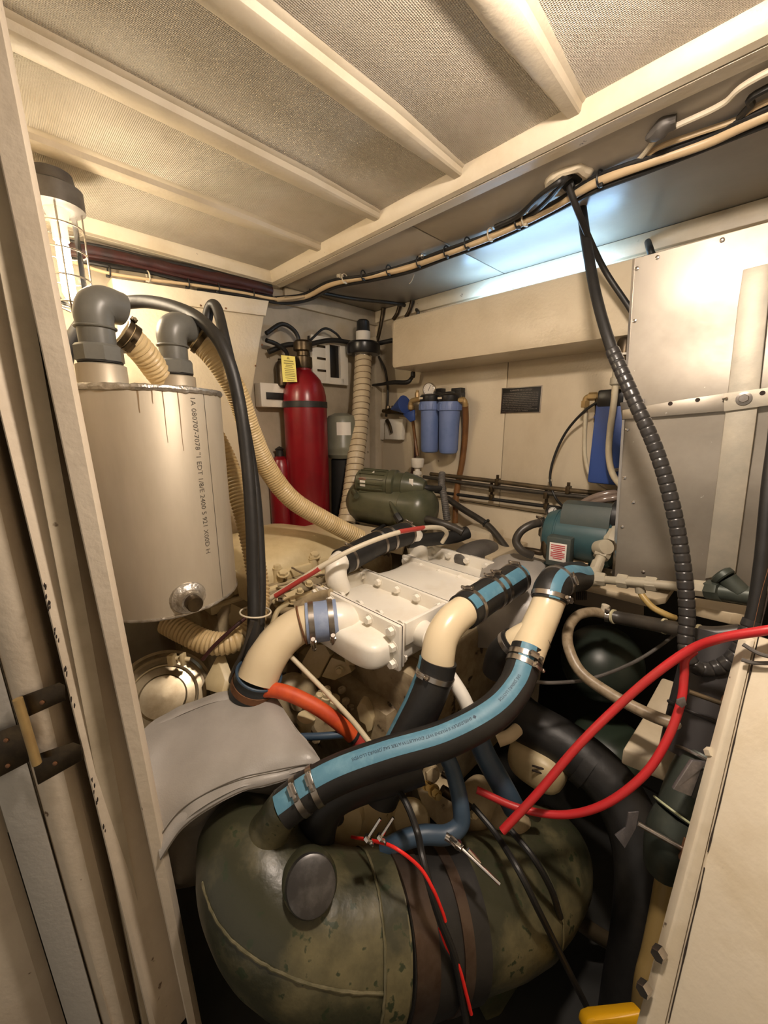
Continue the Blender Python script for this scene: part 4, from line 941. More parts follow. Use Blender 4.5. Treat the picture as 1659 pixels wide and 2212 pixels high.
# horizontal pipes with clips
def wallpipe(name, label, pts, r, mt, clips):
    t_ = Thing(name, label, 'pipe'); q = [far(*p) for p in pts]
    t_.part('pipe', MB().tube(q, r, 14), mt)
    for x, y, o in clips: t_.part('pipe_clip', MB().box(far(x, y, o), RAX, (.008, r*1.4, r*1.5), .001).box(far(x, y-9, o-.01), RAX, (.006, .004, .014), .001), m_bronze)
    return t_.done()
wallpipe('copper_pipe', 'long copper pipe along the far wall, topmost of three', [(930, 1024, .05), (1040, 1036, .05), (1190, 1055, .05), (1360, 1072, .05)], .0105, m_copper, ((1075, 1041, .05), (1228, 1058, .05)))
wallpipe('dark_pipe', 'dark pipe along the far wall just under the copper pipe', [(915, 1030, .05), (1040, 1048, .05), (1190, 1066, .05), (1360, 1084, .05)], .0095, m_dkpipe, ((1062, 1056, .05), (1180, 1070, .05)))
wallpipe('black_pipe', 'thin black pipe along the far wall, lowest of three', [(940, 1062, .05), (1060, 1078, .05), (1190, 1095, .05), (1215, 1099, .06)], .0085, m_black, ((1062, 1074, .05), (1180, 1093, .05)))
single('dark_hose', MB().tube([far(x, y, o) for x, y, o in ((965, 1076, .08), (1000, 1100, .09), (1050, 1132, .10), (1080, 1165, .12), (1115, 1215, .16))], .016, 16), m_dkpipe, 'dark brown hose sloping down across the lower far wall', 'hose')
single('hose_strap', MB().torus(far(1050, 1130, .10), ES-Z*.5, .018, .005, 24, 8), m_black, 'black strap tied around the sloping brown hose', 'strap')
struct('wall_locker', [('wall_locker', MB().box(far(1040, 1165, .07), RAX, (.085, .07, .06), .015), m_wallp)])
# black cable loop and clear tubes right
single('black_wire_loop', MB().tube([far(x, y, o) for x, y, o in ((1320, 855, .12), (1270, 882, .10), (1225, 930, .06), (1198, 985, .05), (1188, 1035, .05), (1200, 1075, .06), (1222, 1100, .10), (1232, 1115, .12))], .0052, 10), m_black, 'thin black wire looping in a wide arc across the wall', 'cable')
single('wire_clip', MB().box(far(1188, 1038, .045), RAX, (.008, .008, .006), .001), m_wirew, 'small white clip holding the black wire loop', 'clip')
ft = Thing('brass_fitting', 'tan pipe run with elbow beside the hidden blue filter', 'pipe fitting')
ft.part('pipe', MB().tube([far(x, y, .09) for x, y in ((1325, 853), (1300, 855), (1275, 857), (1266, 862), (1265, 876))], .0115, 14), m_brass)
ft.part('nut', MB().hexa(far(1272, 857, .09), ES, .0155, .03).hexa(far(1265, 866, .09), -Z, .016, .025).hexa(far(1305, 855, .09), ES, .0145, .03), m_brass); ft.done()
single('clear_tube', MB().tube([far(x, y, o) for x, y, o in ((1266, 880, .085), (1263, 940, .06), (1264, 985, .05), (1272, 1020, .05), (1290, 1048, .06), (1310, 1060, .08))], .0075, 12), m_clear, 'clear beige tube curling down from the tan elbow', 'tube')
vv = Thing('needle_valve', 'small dark needle valve with blue button on the pipe run', 'valve')
vv.part('body', MB().cyl(far(1291, 862, .09), far(1291, 905, .09), .010, n=14).hexa(far(1291, 895, .09), -Z, .013, .03), m_bronze)
vv.part('button', MB().lathe(far(1288, 901, .10), ET, [(.007, 0), (.007, .008), (.004, .010)], 14), m_blue2); vv.done()
wt = Thing('milky_hose', 'milky white hose with grey connector hanging by the aluminium sheet', 'hose')
pts = [far(x, y, o) for x, y, o in ((1330, 826, .20), (1326, 870, .2), (1318, 930, .2), (1315, 980, .2), (1322, 1020, .2), (1338, 1045, .2), (1360, 1060, .2))]
wt.part('hose', MB().tube(pts, .0105, 14), m_clear); wt.part('connector', MB().lathe(pts[0]-Z*.006, Z, [(.013, -.004), (.018, 0), (.018, .02), (.014, .024), (.014, .05), (.001, .05)], 18), m_pvcl); wt.done()
bf = Thing('water_filter', 'tall dark blue filter housing half hidden behind the aluminium sheet', 'water filter')
tp = far(1332, 855, .10); bt = far(1332, 1046, .10); hh_ = tp.z-bt.z; o = V((tp.x, tp.y, bt.z))
bf.part('canister', MB().box(o+Z*hh_*.46, RAX, (.055, .045, hh_*.46), .012), m_blue2)
bf.part('filter_head', MB().box(o+Z*(hh_*.97), RAX, (.05, .05, .03), .008), m_blackgl)
bf.part('outlet', MB().cyl(far(1322, 1016, .16), far(1342, 1014, .16), .008, n=12), m_chrome); bf.done()
bp = Thing('capped_pipe', 'dark pipe stub with white ring by the end of the trunk', 'pipe')
o = far(1345, 790, .22)
bp.part('stub', MB().lathe(o, Z, [(.014, -.03), (.018, -.02), (.018, .03), (.024, .034), (.024, .075), (.018, .085), (.001, .086)], 20), m_bronze); bp.part('ring', MB().torus(o+Z*.034, Z, .023, .004, 24, 8), m_white); bp.done()

# ------------------------------------------------------------------ corner: duct, panel, cylinder, bottle
du = Thing('ventilation_duct', 'tall cream flexible duct hose standing in the corner', 'duct')
pts = [P(785, 768, 2.14), P(781, 850, 2.12), P(775, 930, 2.09), P(766, 1010, 2.05), P(757, 1080, 2.01), P(748, 1130, 1.98)]
du.part('duct', MB().tube(pts, .046, 26, rib=(.034, .05, 6)), m_tan2)
q, _ = spline(pts, 60); hl = []
for i, p in enumerate(q):
    t = (q[min(i+1, len(q)-1)]-q[max(i-1, 0)]).normalized(); a, b = perp(t, V((1, 0, 0)))
    hl.append(p)
tot = 0; w_ = []
for i, p in enumerate(q):
    if i: tot += (p-q[i-1]).length
    t = (q[min(i+1, len(q)-1)]-q[max(i-1, 0)]).normalized(); a, b = perp(t, V((1, 0, 0))); an = 2*math.pi*tot/.034
    w_.append(None)
hel = []; L = 0; N = 900
qq = resamp(pts, N)
for i, p in enumerate(qq):
    t = (qq[min(i+1, N)]-qq[max(i-1, 0)]).normalized(); a, b = perp(t, V((1, 0, 0)))
    if i: L += (p-qq[i-1]).length
    an = 2*math.pi*L/.034; hel.append(p+(a*math.cos(an)+b*math.sin(an))*.0455)
du.part('wire_helix', MB().tube(hel[::2], .0026, 6, smooth=False), M('duct_wire_brown', (.20, .14, .08, 1), .5))
du.part('band', MB().lathe(pts[0]-Z*.012, Z, [(.046, 0), (.0485, .001), (.0485, .013), (.046, .014)], 28), m_chrome)
du.part('black_cap', MB().lathe(pts[0], Z, [(.05, 0), (.086, .004), (.091, .012), (.091, .055), (.08, .066), (.04, .07)], 36), m_blackgl)
o = pts[0]+Z*.07
du.part('motor_top', MB().lathe(o, Z, [(.038, 0), (.038, .055), (.036, .062), (.034, .10), (.026, .108), (.001, .11)], 28), m_blackgl)
du.part('label_band', MB().lathe(o+Z*.004, Z, [(.0384, 0), (.0388, .001), (.0388, .045), (.0384, .046)], 28), m_paper); du.done()
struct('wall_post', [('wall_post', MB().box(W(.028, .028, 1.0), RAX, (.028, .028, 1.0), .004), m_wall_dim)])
# vent panel on left wall
vp = Thing('louvre_box', 'white wooden box front with black slot and three cut-outs', 'vent box')
q = [left(x, y, .03) for x, y in ((663, 722), (741, 733), (748, 835), (680, 829))]
cpn = sum(q, V())/4
vw = abs((q[1]-q[0]).dot(ET))/2; vh = (q[0].z-q[3].z)/2
def vbox(u, v, hu, hv, n0, n1): return MB().box(cpn-ET*(u*vw)+Z*(v*vh)+ES*((n0+n1)/2), (ET, ES, Z), (hu*vw, (n1-n0)/2, hv*vh), .001)
vp.part('board', vbox(-.15, .0, .12, .98, -.0, .02), m_white); vp.part('board', vbox(.80, 0, .22, .98, 0, .02), m_white); vp.part('board', vbox(.35, .84, .40, .14, 0, .02), m_white); vp.part('board', vbox(.35, -.84, .40, .14, 0, .02), m_white)
vp.part('board', vbox(-.62, 0, .36, .98, 0, .018), m_white)
vp.part('back', vbox(0, 0, .98, .96, -.02, -.001), m_dark)
vp.part('black_mesh', vbox(.28, 0, .26, .70, -.001, .006), m_plaque)
for v in (.55, .05, -.45): vp.part('cut_out', vbox(-.40, v, .34, .05, .0175, .0195), m_bronze)
vp.done()
# red CO2 cylinder
rc = Thing('gas_cylinder', 'tall red fire suppression gas cylinder strapped to the wall', 'gas cylinder')
c = P(663, 960, 1.98); R_ = .105; zt_ = P(655, 858, 1.98).z; o = V((c.x, c.y, .55))
hs_ = zt_-.55
rc.part('bottle', MB().lathe(o, Z, [(.001, 0), (R_*.9, 0), (R_, .02), (R_, hs_-.04), (R_*.98, hs_), (R_*.90, hs_+.04), (R_*.74, hs_+.078), (R_*.52, hs_+.105), (R_*.36, hs_+.12), (R_*.34, hs_+.135)], 48), m_redc)
rc.part('strap', MB().lathe(o+Z*(hs_-.055), Z, [(R_+.0005, 0), (R_+.003, .001), (R_+.003, .028), (R_+.0005, .029)], 48), m_black)
v0 = o+Z*(hs_+.13)
i = rc.part('valve_head', MB().lathe(v0, Z, [(.04, 0), (.042, .01), (.042, .05), (.03, .056), (.03, .075), (.045, .08), (.045, .115), (.035, .125), (.001, .126)], 24), m_bronze)
rc.part('side_port', MB().cyl(v0+Z*.03, v0+Z*.03-CR*.12, .016, n=14).lathe(v0-CR*.10-Z*.09, Z, [(.02, 0), (.033, .01), (.035, .10), (.028, .12), (.001, .122)], 20), m_bronze, i)
rc.part('paint_chip', MB().box(P(630, 838, 2.03)+(CAM-P(630, 838, 2.03)).normalized()*.092, (CR, CF, Z), (.008, .001, .010), .0004).jitter(.003, 90), m_white)
rc.done()
tg = Thing('inspection_tag', 'yellow printed inspection tag hanging on the red cylinder', 'tag')
q = T([(607, 767, 1.83), (637, 770, 1.83), (642, 825, 1.82), (611, 825, 1.82)])
tg.part('card', MB().prism(q, CF*.0012), m_ylw)
tx = (q[1]-q[0]).normalized(); tz = (q[0]-q[3]).normalized(); tw = (q[1]-q[0]).length; thh = (q[0]-q[3]).length
for k, (v, wd) in enumerate(((.12, .25), (.20, .75), (.29, .8), (.36, .5), (.42, .6), (.50, .8), (.57, .75), (.64, .8), (.70, .85), (.76, .8), (.84, .8), (.92, .6))):
    o = q[0]-tz*(thh*v)+tx*(tw*(.5-wd/2))+(q[3]-q[0]+tz*thh)*v-CF*.0006
    tg.part('print_line', MB().box(o+tx*tw*wd/2+tx*(tw*.08*v), (tx, CF, tz), (tw*wd/2*.9, .0002, .0016 if k not in (1, 2) else .0026), 0), M('olive_print', (.25, .22, .06, 1), .6) if k == 0 else MATS['olive_print'])
tg.part('eyelet', MB().torus(q[0].lerp(q[1], .5)-tz*.01-CF*.001, CF, .003, .0008, 14, 6), m_ink); tg.done()
single('wood_block', MB().box(left(592, 855, .04)+ES*.0, (ET, ES, Z), (.085, .03, .055), .004), m_white, 'pale wooden mounting block behind the red cylinder strap', 'wood block')
single('cylinder_strap_end', MB().box(left(600, 856, .074), (ET, ES, Z), (.06, .003, .016), .001), m_black, 'black strap end screwed to the pale wooden block', 'strap')
gb = Thing('grey_bottle', 'grey green pressure bottle with paper label behind the red cylinder', 'pressure tank')
c = P(738, 930, 2.10); o = V((c.x, c.y, P(738, 990, 2.10).z)); zt_ = P(738, 893, 2.10).z
hs_ = zt_-o.z
gb.part('stand', MB().lathe(V((c.x, c.y, .7)), Z, [(.07, 0), (.075, .01), (.06, o.z-.71), (.05, o.z-.70)], 24), m_dark)
gb.part('bottle', MB().lathe(o, Z, [(.07, 0), (.085, .02), (.085, hs_-.20), (.089, hs_-.19), (.089, hs_-.17), (.085, hs_-.16), (.085, hs_-.05), (.07, hs_-.015), (.035, hs_), (.001, hs_+.003)], 36), m_greycyl)
la = math.atan2(-1, .25)
gb.part('paper_label', MB().rings([[V((o.x+math.cos(la+(j-4)*.11)*r, o.y+math.sin(la+(j-4)*.11)*r, z)) for j in range(9) for r in (.0858,)]+[V((o.x+math.cos(la+(j-4)*.11)*.084, o.y+math.sin(la+(j-4)*.11)*.084, z)) for j in range(8, -1, -1)] for z in (P(740, 940, 2.03).z, P(740, 912, 2.03).z)]), m_greycyl if False else m_paper)
gb.done()
rx = Thing('fire_extinguisher', 'small red fire extinguisher on the wall left of the big cylinder', 'fire extinguisher')
c = P(606, 1010, 2.0); o = V((c.x, c.y, .80))
zt_ = P(606, 985, 2.0).z; hs_ = zt_-.80
rx.part('bottle', MB().lathe(o, Z, [(.05, 0), (.06, .01), (.06, hs_-.05), (.045, hs_-.015), (.02, hs_)], 30), m_redc); rx.part('valve', MB().lathe(o+Z*hs_, Z, [(.018, 0), (.018, .03), (.025, .035), (.001, .05)], 16), m_black); rx.done()
# boxed pillar in front of the left wall
zb_ = .75
pl = [W(.12, 1.36, zb_), W(.12, 1.36, ZC-.155), W(.12, .775, ZC-.112), W(.12, .88, 1.617), W(.12, .95, zb_)]
struct('wall_pillar', [('wall_pillar', MB().prism(pl, -ES*.12, .004), m_wall), ('trim_board', MB().prism([W(.122, 1.36, ZC-.158), W(.122, .770, ZC-.114), W(.122, .790, ZC-.178), W(.122, 1.36, ZC-.215)], ES*.010, .002), m_frame)])
for k, (x, y) in enumerate(((252, 632), (292, 643), (340, 652), (390, 657), (434, 660), (488, 666), (532, 672), (570, 680), (566, 745), (552, 790), (247, 650))):
    add_child('wall_pillar', 'nail_hole', MB().lathe(left(x, y, .1325 if y < 668 else .121), ES, [(.004, -.001), (.0042, .0006), (.002, .0008)], 8).jitter(.001, 200), m_rust)
# pipes and cables in corner
for pts, r, lb in (([(580, 760, 1.85), (620, 745, 1.90), (660, 745, 1.95), (720, 735, 2.06), (790, 745, 2.18), (850, 735, 2.1)], .012, 'black pipe crossing the corner above the vent panel'),
                   ([(575, 720, 1.80), (610, 700, 1.86), (640, 720, 1.92), (650, 760, 1.95)], .010, 'black cable bent over the red cylinder valve'),
                   ([(575, 735, 1.80), (600, 745, 1.85), (620, 765, 1.90), (610, 800, 1.92)], .010, 'black cable drooping left of the red cylinder valve'),
                   ([(670, 735, 1.98), (700, 710, 2.02), (725, 720, 2.06), (740, 738, 2.1)], .006, 'thin black loop of wire above the vent panel')):
    single('black_cable', MB().tube(T(pts), r, 12), m_black, lb, 'cable')
for x, y0, y1, lb in ((822, 672, 740, 'first'), (858, 664, 690, 'second'), (885, 655, 685, 'third')):
    single('dark_conduit', MB().tube([far(x+6, y0-6, .035), far(x, (y0+y1)/2, .035), far(x-8, y1, .035)], .011, 12), m_bronze, lb+' dark conduit from the duct under the soffit edge', 'conduit')
# dark lever and blue funnel on far wall
dl_ = Thing('seacock_lever', 'dark curved hand lever on the far wall left of the filters', 'lever')
dl_.part('arm', MB().tube([far(x, y, o) for x, y, o in ((805, 832, .05), (825, 830, .08), (850, 826, .09), (878, 826, .09), (888, 818, .08), (892, 810, .07))], [.007, .009, .012, .012, .010, .009], 14), m_black)
dl_.part('knob', MB().lathe(far(892, 812, .07), Z, [(.010, -.01), (.013, 0), (.012, .02), (.001, .026)], 14), m_black); dl_.done()
single('grey_conduit', MB().tube([far(x, y, o) for x, y, o in ((818, 770, .03), (832, 800, .03), (838, 850, .03), (834, 900, .03))], .007, 10), m_dkpipe, 'thin dark conduit bent down the corner by the duct', 'conduit')
single('grey_conduit', MB().tube([far(x, y, o) for x, y, o in ((816, 935, .02), (814, 980, .02), (810, 1010, .02))], .006, 10), m_dkpipe, 'short dark tube on the wall below the catch box', 'conduit')
sv_ = Thing('manifold_valve', 'small dark valve manifold next to the blue funnel', 'valve')
sv_.part('body', MB().box(far(850, 888, .05), RAX, (.05, .02, .016), .004).cyl(far(828, 888, .05), far(872, 892, .06), .012, n=14), m_bronze)
for x in (838, 850, 862): sv_.part('port', MB().hexa(far(x, 884, .06), Z, .012, .02), m_bronze)
sv_.done()
fn = Thing('blue_funnel', 'blue plastic funnel lying on the dark manifold', 'funnel')
fn.part('cone', MB().lathe(far(845, 884, .12), far(893, 868, .12)-far(845, 884, .12), [(.003, 0), (.008, .01), (.048, .10), (.050, .105)], 28), m_blue2); fn.part('rag', MB().prism([far(x, y, .11) for x, y in ((872, 895), (897, 885), (898, 908), (888, 912))], ET*.01, .003), m_blue2); fn.done()
kb = Thing('catch_box', 'white open catch box with stained spout on the far wall', 'box')
kb.part('back_plate', MB().box(far(843, 928, .008), RAX, (.085, .008, .062), .002), m_white); kb.part('tray', MB().prism([far(x, y, .017) for x, y in ((840, 905), (878, 905), (874, 950), (838, 948))], ET*.03, .003), m_white)
kb.part('spout', MB().tube([far(836, 908, .05), far(842, 920, .06), far(846, 935, .065)], [.012, .010, .008], 12), m_bronze); kb.done()

# ------------------------------------------------------------------ compressor
cm = Thing('air_compressor', 'army green compressor motor mounted on a horizontal air tank', 'compressor')
t0, t1 = P(775, 1080, 2.02), P(915, 1103, 1.82); ax_ = (t1-t0).normalized(); tl = (t1-t0).length
cm.part('air_tank', MB().lathe(t0, ax_, [(.001, -.04), (.05, -.034), (.09, -.012), (.108, .015), (.110, .03), (.110, tl-.02), (.104, tl+.01), (.08, tl+.04), (.04, tl+.056), (.001, tl+.06)], 44), m_comp)
cm.part('tank_collar', MB().lathe(t0+ax_*(tl-.09), ax_, [(.110, 0), (.1115, .001), (.1115, .004), (.110, .005)], 44), m_comp)
m0, m1 = P(775, 1038, 1.93), P(910, 1052, 1.80); mx_ = (m1-m0).normalized(); ml = (m1-m0).length
cm.part('motor', MB().lathe(m0, mx_, [(.001, 0), (.045, .0), (.056, .01), (.056, .03), (.060, .034), (.060, ml*.52), (.068, ml*.54), (.068, ml*.62), (.058, ml*.64), (.056, ml*.74), (.064, ml*.76), (.060, ml*.80), (.045, ml*.98), (.03, ml*1.06), (.001, ml*1.07)], 36), m_comp)
for k in range(16):
    a, b = perp(mx_); an = 2*math.pi*k/16; d = a*math.cos(an)+b*math.sin(an); cm.part('cooling_fin', MB().box(m0+mx_*(ml*.28)+d*.061, (mx_, d, mx_.cross(d)), (ml*.2, .004, .0022)), m_comp)
cm.part('label', MB().box(P(783, 1041, 1.86), (mx_, -CF, Z), (.018, .002, .022), .0005), m_redwh); cm.part('label', MB().box(P(783, 1044, 1.857), (mx_, -CF, Z), (.014, .001, .014), .0003), m_paper)
cm.part('label', MB().box(P(806, 1026, 1.855), ((mx_*.8+Z*.6).normalized(), -CF, Z), (.008, .001, .016), .0003), m_paper); cm.part('label', MB().box(P(888, 1042, 1.765), (mx_, -CF, Z), (.010, .001, .016), .0003), m_paper)
cm.part('delivery_pipe', MB().tube(T([(830, 1060, 1.85), (850, 1064, 1.82), (845, 1085, 1.80), (856, 1110, 1.75), (864, 1124, 1.73)]), .011, 14), m_comp)
cm.part('valve_block', MB().hexa(P(856, 1112, 1.74), P(866, 1127, 1.72)-P(856, 1112, 1.74), .017, .04), m_black)
cm.part('saddle', MB().box(P(835, 1066, 1.90), (mx_, CF, Z), (.05, .03, .02), .004), m_comp)
cm.part('capillary', MB().tube(T([(850, 1078, 1.82), (870, 1082, 1.79), (895, 1077, 1.77), (915, 1078, 1.76)]), .0025, 8), m_steel)
cm.part('outlet_pipe', MB().tube(T([(918, 1120, 1.76), (945, 1128, 1.72), (975, 1138, 1.70), (1000, 1150, 1.68)]), .017, 16), m_dkpipe)
cm.part('tank_foot', MB().tube(T([(830, 1135, 1.85), (818, 1142, 1.82), (804, 1150, 1.80)]), .009, 10), m_black); cm.part('valve_stub', MB().cyl(P(764, 1062, 1.92), P(770, 1072, 1.86), .014, n=14), m_comp)
cm.done()
single('grey_ribbed_conduit', MB().tube(T([(955, 1022, 1.88), (954, 1045, 1.85), (960, 1080, 1.82), (966, 1125, 1.80)]), .017, 18, rib=(.009, .14, 2)), m_grey, 'grey ribbed conduit standing at the end of the compressor', 'conduit')
single('black_hose', MB().tube(T([(907, 1052, 1.79), (930, 1055, 1.80), (960, 1056, 1.85)]), .014, 14), m_black, 'short black hose from the nose of the compressor motor', 'hose')
single('dark_hose', MB().tube(T([(880, 1170, 1.6), (930, 1165, 1.65), (980, 1160, 1.7), (1010, 1150, 1.72)]), .028, 18), m_black, 'thick black hose lying below the compressor outlet', 'hose')
single('engine_bed_board', MB().prism(T([(745, 1128, 1.95), (880, 1150, 1.75), (870, 1185, 1.68), (760, 1165, 1.75), (730, 1150, 1.85)]), -Z*.03, .004), m_wpaint, 'painted board deck under the green compressor', 'board')
single('engine_bed_board', MB().box(W(.55, .17, .93), RAX, (.5, .16, .03), .006), m_wpaint, 'painted shelf behind the board deck along the wall', 'shelf')
single('grey_muffler', MB().sphere(P(1030, 1195, 1.72), EAX, (.06, .14, .05), 24, 14, .8), m_grey, 'rounded dull grey muffler behind the intercooler', 'muffler')

# ------------------------------------------------------------------ teal pump motor
mo = Thing('pump_motor', 'teal electric pump motor with grey hood and red-printed label', 'motor')
q0, q1 = P(1178, 1150, 1.50), P(1318, 1170, 1.36); mx_ = (q1-q0).normalized(); ml = (q1-q0).length
up = (Z-mx_*Z.dot(mx_)).normalized(); sd = mx_.cross(up); sd = sd if sd.dot(CF) < 0 else -sd
mo.part('motor_body', MB().lathe(q0, mx_, [(.001, -.004), (.055, 0), (.082, .014), (.092, .036), (.094, .05), (.0915, .052), (.0915, .056), (.093, .058), (.093, ml), (.085, ml+.01), (.001, ml+.012)], 44), m_motor)
mo.part('hood', MB().rings([[q0+mx_*x+up*h+sd*y for y, h in ((-.055, .06), (-.060, .100), (-.045, .126), (.0, .132), (.045, .126), (.066, .100), (.072, .058))] for x in (ml*.32, ml*1.02)]), m_motord)
mo.part('hood_end', MB().lathe(q0+mx_*(ml*1.0)+up*.088, mx_, [(.05, 0), (.055, .004), (.055, .03), (.05, .04), (.001, .04)], 24), m_black)
jb = q0+mx_*(ml*.40)-up*.03+sd*.105
mo.part('junction_box', MB().box(jb, (mx_, up, sd), (.040, .052, .026), .006), m_motord)
mo.part('warning_label', MB().box(jb+sd*.0265, (mx_, up, sd), (.028, .032, .0006), .0002), m_paper)
for k in range(8): mo.part('print_line', MB().box(jb+sd*.0273+up*(.024-.0066*k), (mx_, up, sd), (.023 if k % 4 != 3 else .015, .0019, .0003)), m_redink)
mo.part('shaft_flange', MB().hexa(q0-mx_*.02, mx_, .02, .02), m_copper)
mo.part('foot', MB().box(q0+mx_*(ml*.5)-up*.105, (mx_, up, sd), (ml*.4, .012, .07), .003), m_motor)
for y in (-.05, .05): bolt(mo, q0+mx_*.05-up*.07+sd*y, -mx_, .008, .008, m_steel)
mo.done()
pu = Thing('pressure_gauge', 'small black-rimmed pressure gauge behind the teal motor', 'gauge'); gauge(pu, P(1194, 1105, 1.52), -CF, .021, m_blackgl); pu.done()
hs2 = Thing('dark_hose', 'dark brown hose curling from the front of the teal motor', 'hose')
pts = T([(1178, 1128, 1.48), (1150, 1133, 1.46), (1125, 1148, 1.46), (1115, 1170, 1.46), (1128, 1190, 1.45), (1150, 1200, 1.45)])
hs2.part('hose', MB().tube(pts, .015, 16), m_dkpipe); clamp(hs2, pts[0].lerp(pts[1], .4), pts[1]-pts[0], .016, .01, Z); hs2.done()
single('black_bracket_pipe', MB().tube(T([(1120, 1186, 1.5), (1150, 1190, 1.46), (1172, 1192, 1.44), (1178, 1170, 1.43), (1184, 1205, 1.42), (1240, 1215, 1.38), (1270, 1220, 1.36)]), .012, 12), m_bronze, 'dark pipework under the front of the teal motor', 'pipe')
for pts, lb in (([(1240, 1098, 1.50), (1275, 1078, 1.45), (1310, 1067, 1.42), (1350, 1064, 1.4)], 'clear brown hose arching over the teal motor hood'), ([(1262, 1096, 1.47), (1295, 1082, 1.42), (1325, 1076, 1.40), (1350, 1072, 1.38)], 'second clear brown hose just below the arching one')):
    single('clear_brown_hose', MB().tube(T(pts), .0125, 14), M('smoky_tube_%d' % len(lb), (.20, .15, .12, 1), .2, 0, (.14, .10, .07, 1), 8), lb, 'hose')
struct('wall_shelf', [('wall_shelf', MB().prism(T([(1120, 1218, 1.5), (1200, 1205, 1.55), (1350, 1235, 1.40), (1460, 1262, 1.28), (1440, 1290, 1.2), (1400, 1297, 1.2), (1300, 1272, 1.28), (1230, 1255, 1.33)]), -Z*.022, .003), m_wpaint)])
# ------------------------------------------------------------------ overhead wiring
zw = ZC-.016
run = [left(150, 560, .05), left(230, 585, .05), left(320, 600, .05), left(420, 615, .05), left(520, 630, .05), left(600, 643, .07), onz(662, 637, zw-.012), onz(720, 609, zw), onz(800, 592, zw), onz(880, 574, zw), onz(960, 545, zw), onz(1050, 511, zw), onz(1125, 478, zw), onz(1205, 437, zw), onz(1290, 388, zw), onz(1400, 345, zw), onz(1530, 300, zw), onz(1680, 232, zw), W(2.1, .50, zw), W(2.7, .50, zw)]
def shift(pts, dv, k=0, amp=0, seed=0): return [p+dv+(noise.noise_vector(p*6+V((seed, 0, 0)))*amp) for p in pts]
single('flat_cable', MB().tube(shift(run[5:], Z*-.010+ET*.008), .0115, 12), m_wire, 'cream sheathed cable strapped along the soffit', 'cable')
single('flat_cable', MB().tube(shift(run[:7], Z*-.006+ES*.006, amp=.004, seed=3), .006, 10), m_wire, 'cream cable running under the hatch frame into the corner', 'cable')
for k, (dv, lb, sl_) in enumerate(((Z*-.002-ET*.010, 'black cable behind the cream soffit cable', slice(4, None)), (Z*-.018-ET*.012, 'lower black cable bundled under the cream soffit cable', slice(3, None)), (Z*-.003+ET*.016, 'black cable weaving along the front of the soffit bundle', slice(5, None)))):
    single('bundled_cable', MB().tube(shift(run[sl_], dv, amp=.010, seed=k*5), .0065, 8), m_black, lb, 'cable', 'overhead cable bundle')
    # red/black loom on the left wall
loom = [left(x, y, .035) for x, y in ((140, 535), (230, 552), (320, 570), (420, 592), (520, 612), (585, 628))]
single('wire_loom', MB().tube(loom, .024, 14).jitter(.004, 20), m_wirer, 'dark red wire loom tucked under the hatch frame', 'wiring')
for k, (dv, mt, lb) in enumerate(((Z*-.03+ES*.01, m_black, 'black wire under the dark red loom'), (Z*-.022+ES*.02, m_wirer, 'single dark red wire in front of the loom'), (Z*.02+ES*.01, m_black, 'black wire above the dark red loom'), (Z*-.038+ES*.015, m_black, 'lowest black wire sagging below the loom'))):
    single('loom_wire', MB().tube(shift(loom, dv, amp=.012, seed=k*3+1), .0065, 8), mt, lb, 'wire', 'wires along the left hatch frame')
ties = ((235, 586), (320, 598), (405, 613), (470, 622), (545, 634), (610, 640), (672, 634), (745, 602), (785, 595), (840, 584), (905, 566), (965, 544), (1010, 526), (1060, 507), (1120, 480), (1135, 474), (1297, 386))
places = ['by the lamp', 'over the arching hose', 'above the rear elbow', 'left of the pillar edge', 'at the pillar corner', 'below the frame corner', 'at the cable crossing', 'at the bend of the cream cable', 'right of the bend', 'above the trunk end', 'with a loose tail', 'by the soffit seam', 'right of the soffit seam', 'above the plaque', 'left of the double tie', 'right of the double tie', 'right of the cable hole']
for k, (x, y) in enumerate(ties):
    p = left(x, y, .05) if x < 590 else onz(x, y, zw-.006)
    i = min(range(len(run)), key=lambda j: (run[j]-p).length); t = run[min(i+1, len(run)-1)]-run[max(i-1, 0)]
    mt = m_wirew if k in (1, 5, 7, 13, 15) else m_black
    single('cable_tie', MB().torus(p, t, .019, .0026, 20, 6).box(p-Z*.02-CF*.008, RAX, (.004, .006, .004), .001), mt, ('white' if mt is m_wirew else 'black')+' cable tie on the overhead wiring '+places[k], 'cable tie', 'overhead cable ties')
for k, (x, y) in enumerate(((735, 596), (912, 553), (1150, 468))):
    single('tie_mount', MB().box(onz(x, y, ZC-.006), RAX, (.012, .012, .006), .002).torus(onz(x, y, ZC-.014), ES, .008, .002, 16, 6), m_steel if k else m_wirew, ('pale wire saddle on the soffit near the cable bend', 'metal wire saddle on the soffit above the trunk', 'metal wire saddle near the cable hole')[k], 'cable mount')
single('black_conduit', MB().tube([onz(690, 632, zw-.01), onz(760, 645, zw), onz(850, 655, zw), onz(890, 664, zw), far(902, 672, .04), far(903, 682, .04)], .009, 12), m_dkpipe, 'dark conduit crossing the soffit into the corner', 'conduit')
single('loose_wire', MB().tube(T([(897, 562, 1.75), (896, 585, 1.74), (890, 605, 1.73), (884, 613, 1.73)]), .0022, 6), m_wire, 'loose thin wire end dangling below the bundle', 'wire')
single('soffit_hook', MB().tube([onz(1398, 518, ZC-.004), far(1403, 535, .14), far(1410, 552, .16), far(1424, 556, .18)], .010, 12), m_black, 'short black hook bent down above the aluminium sheet', 'hook')
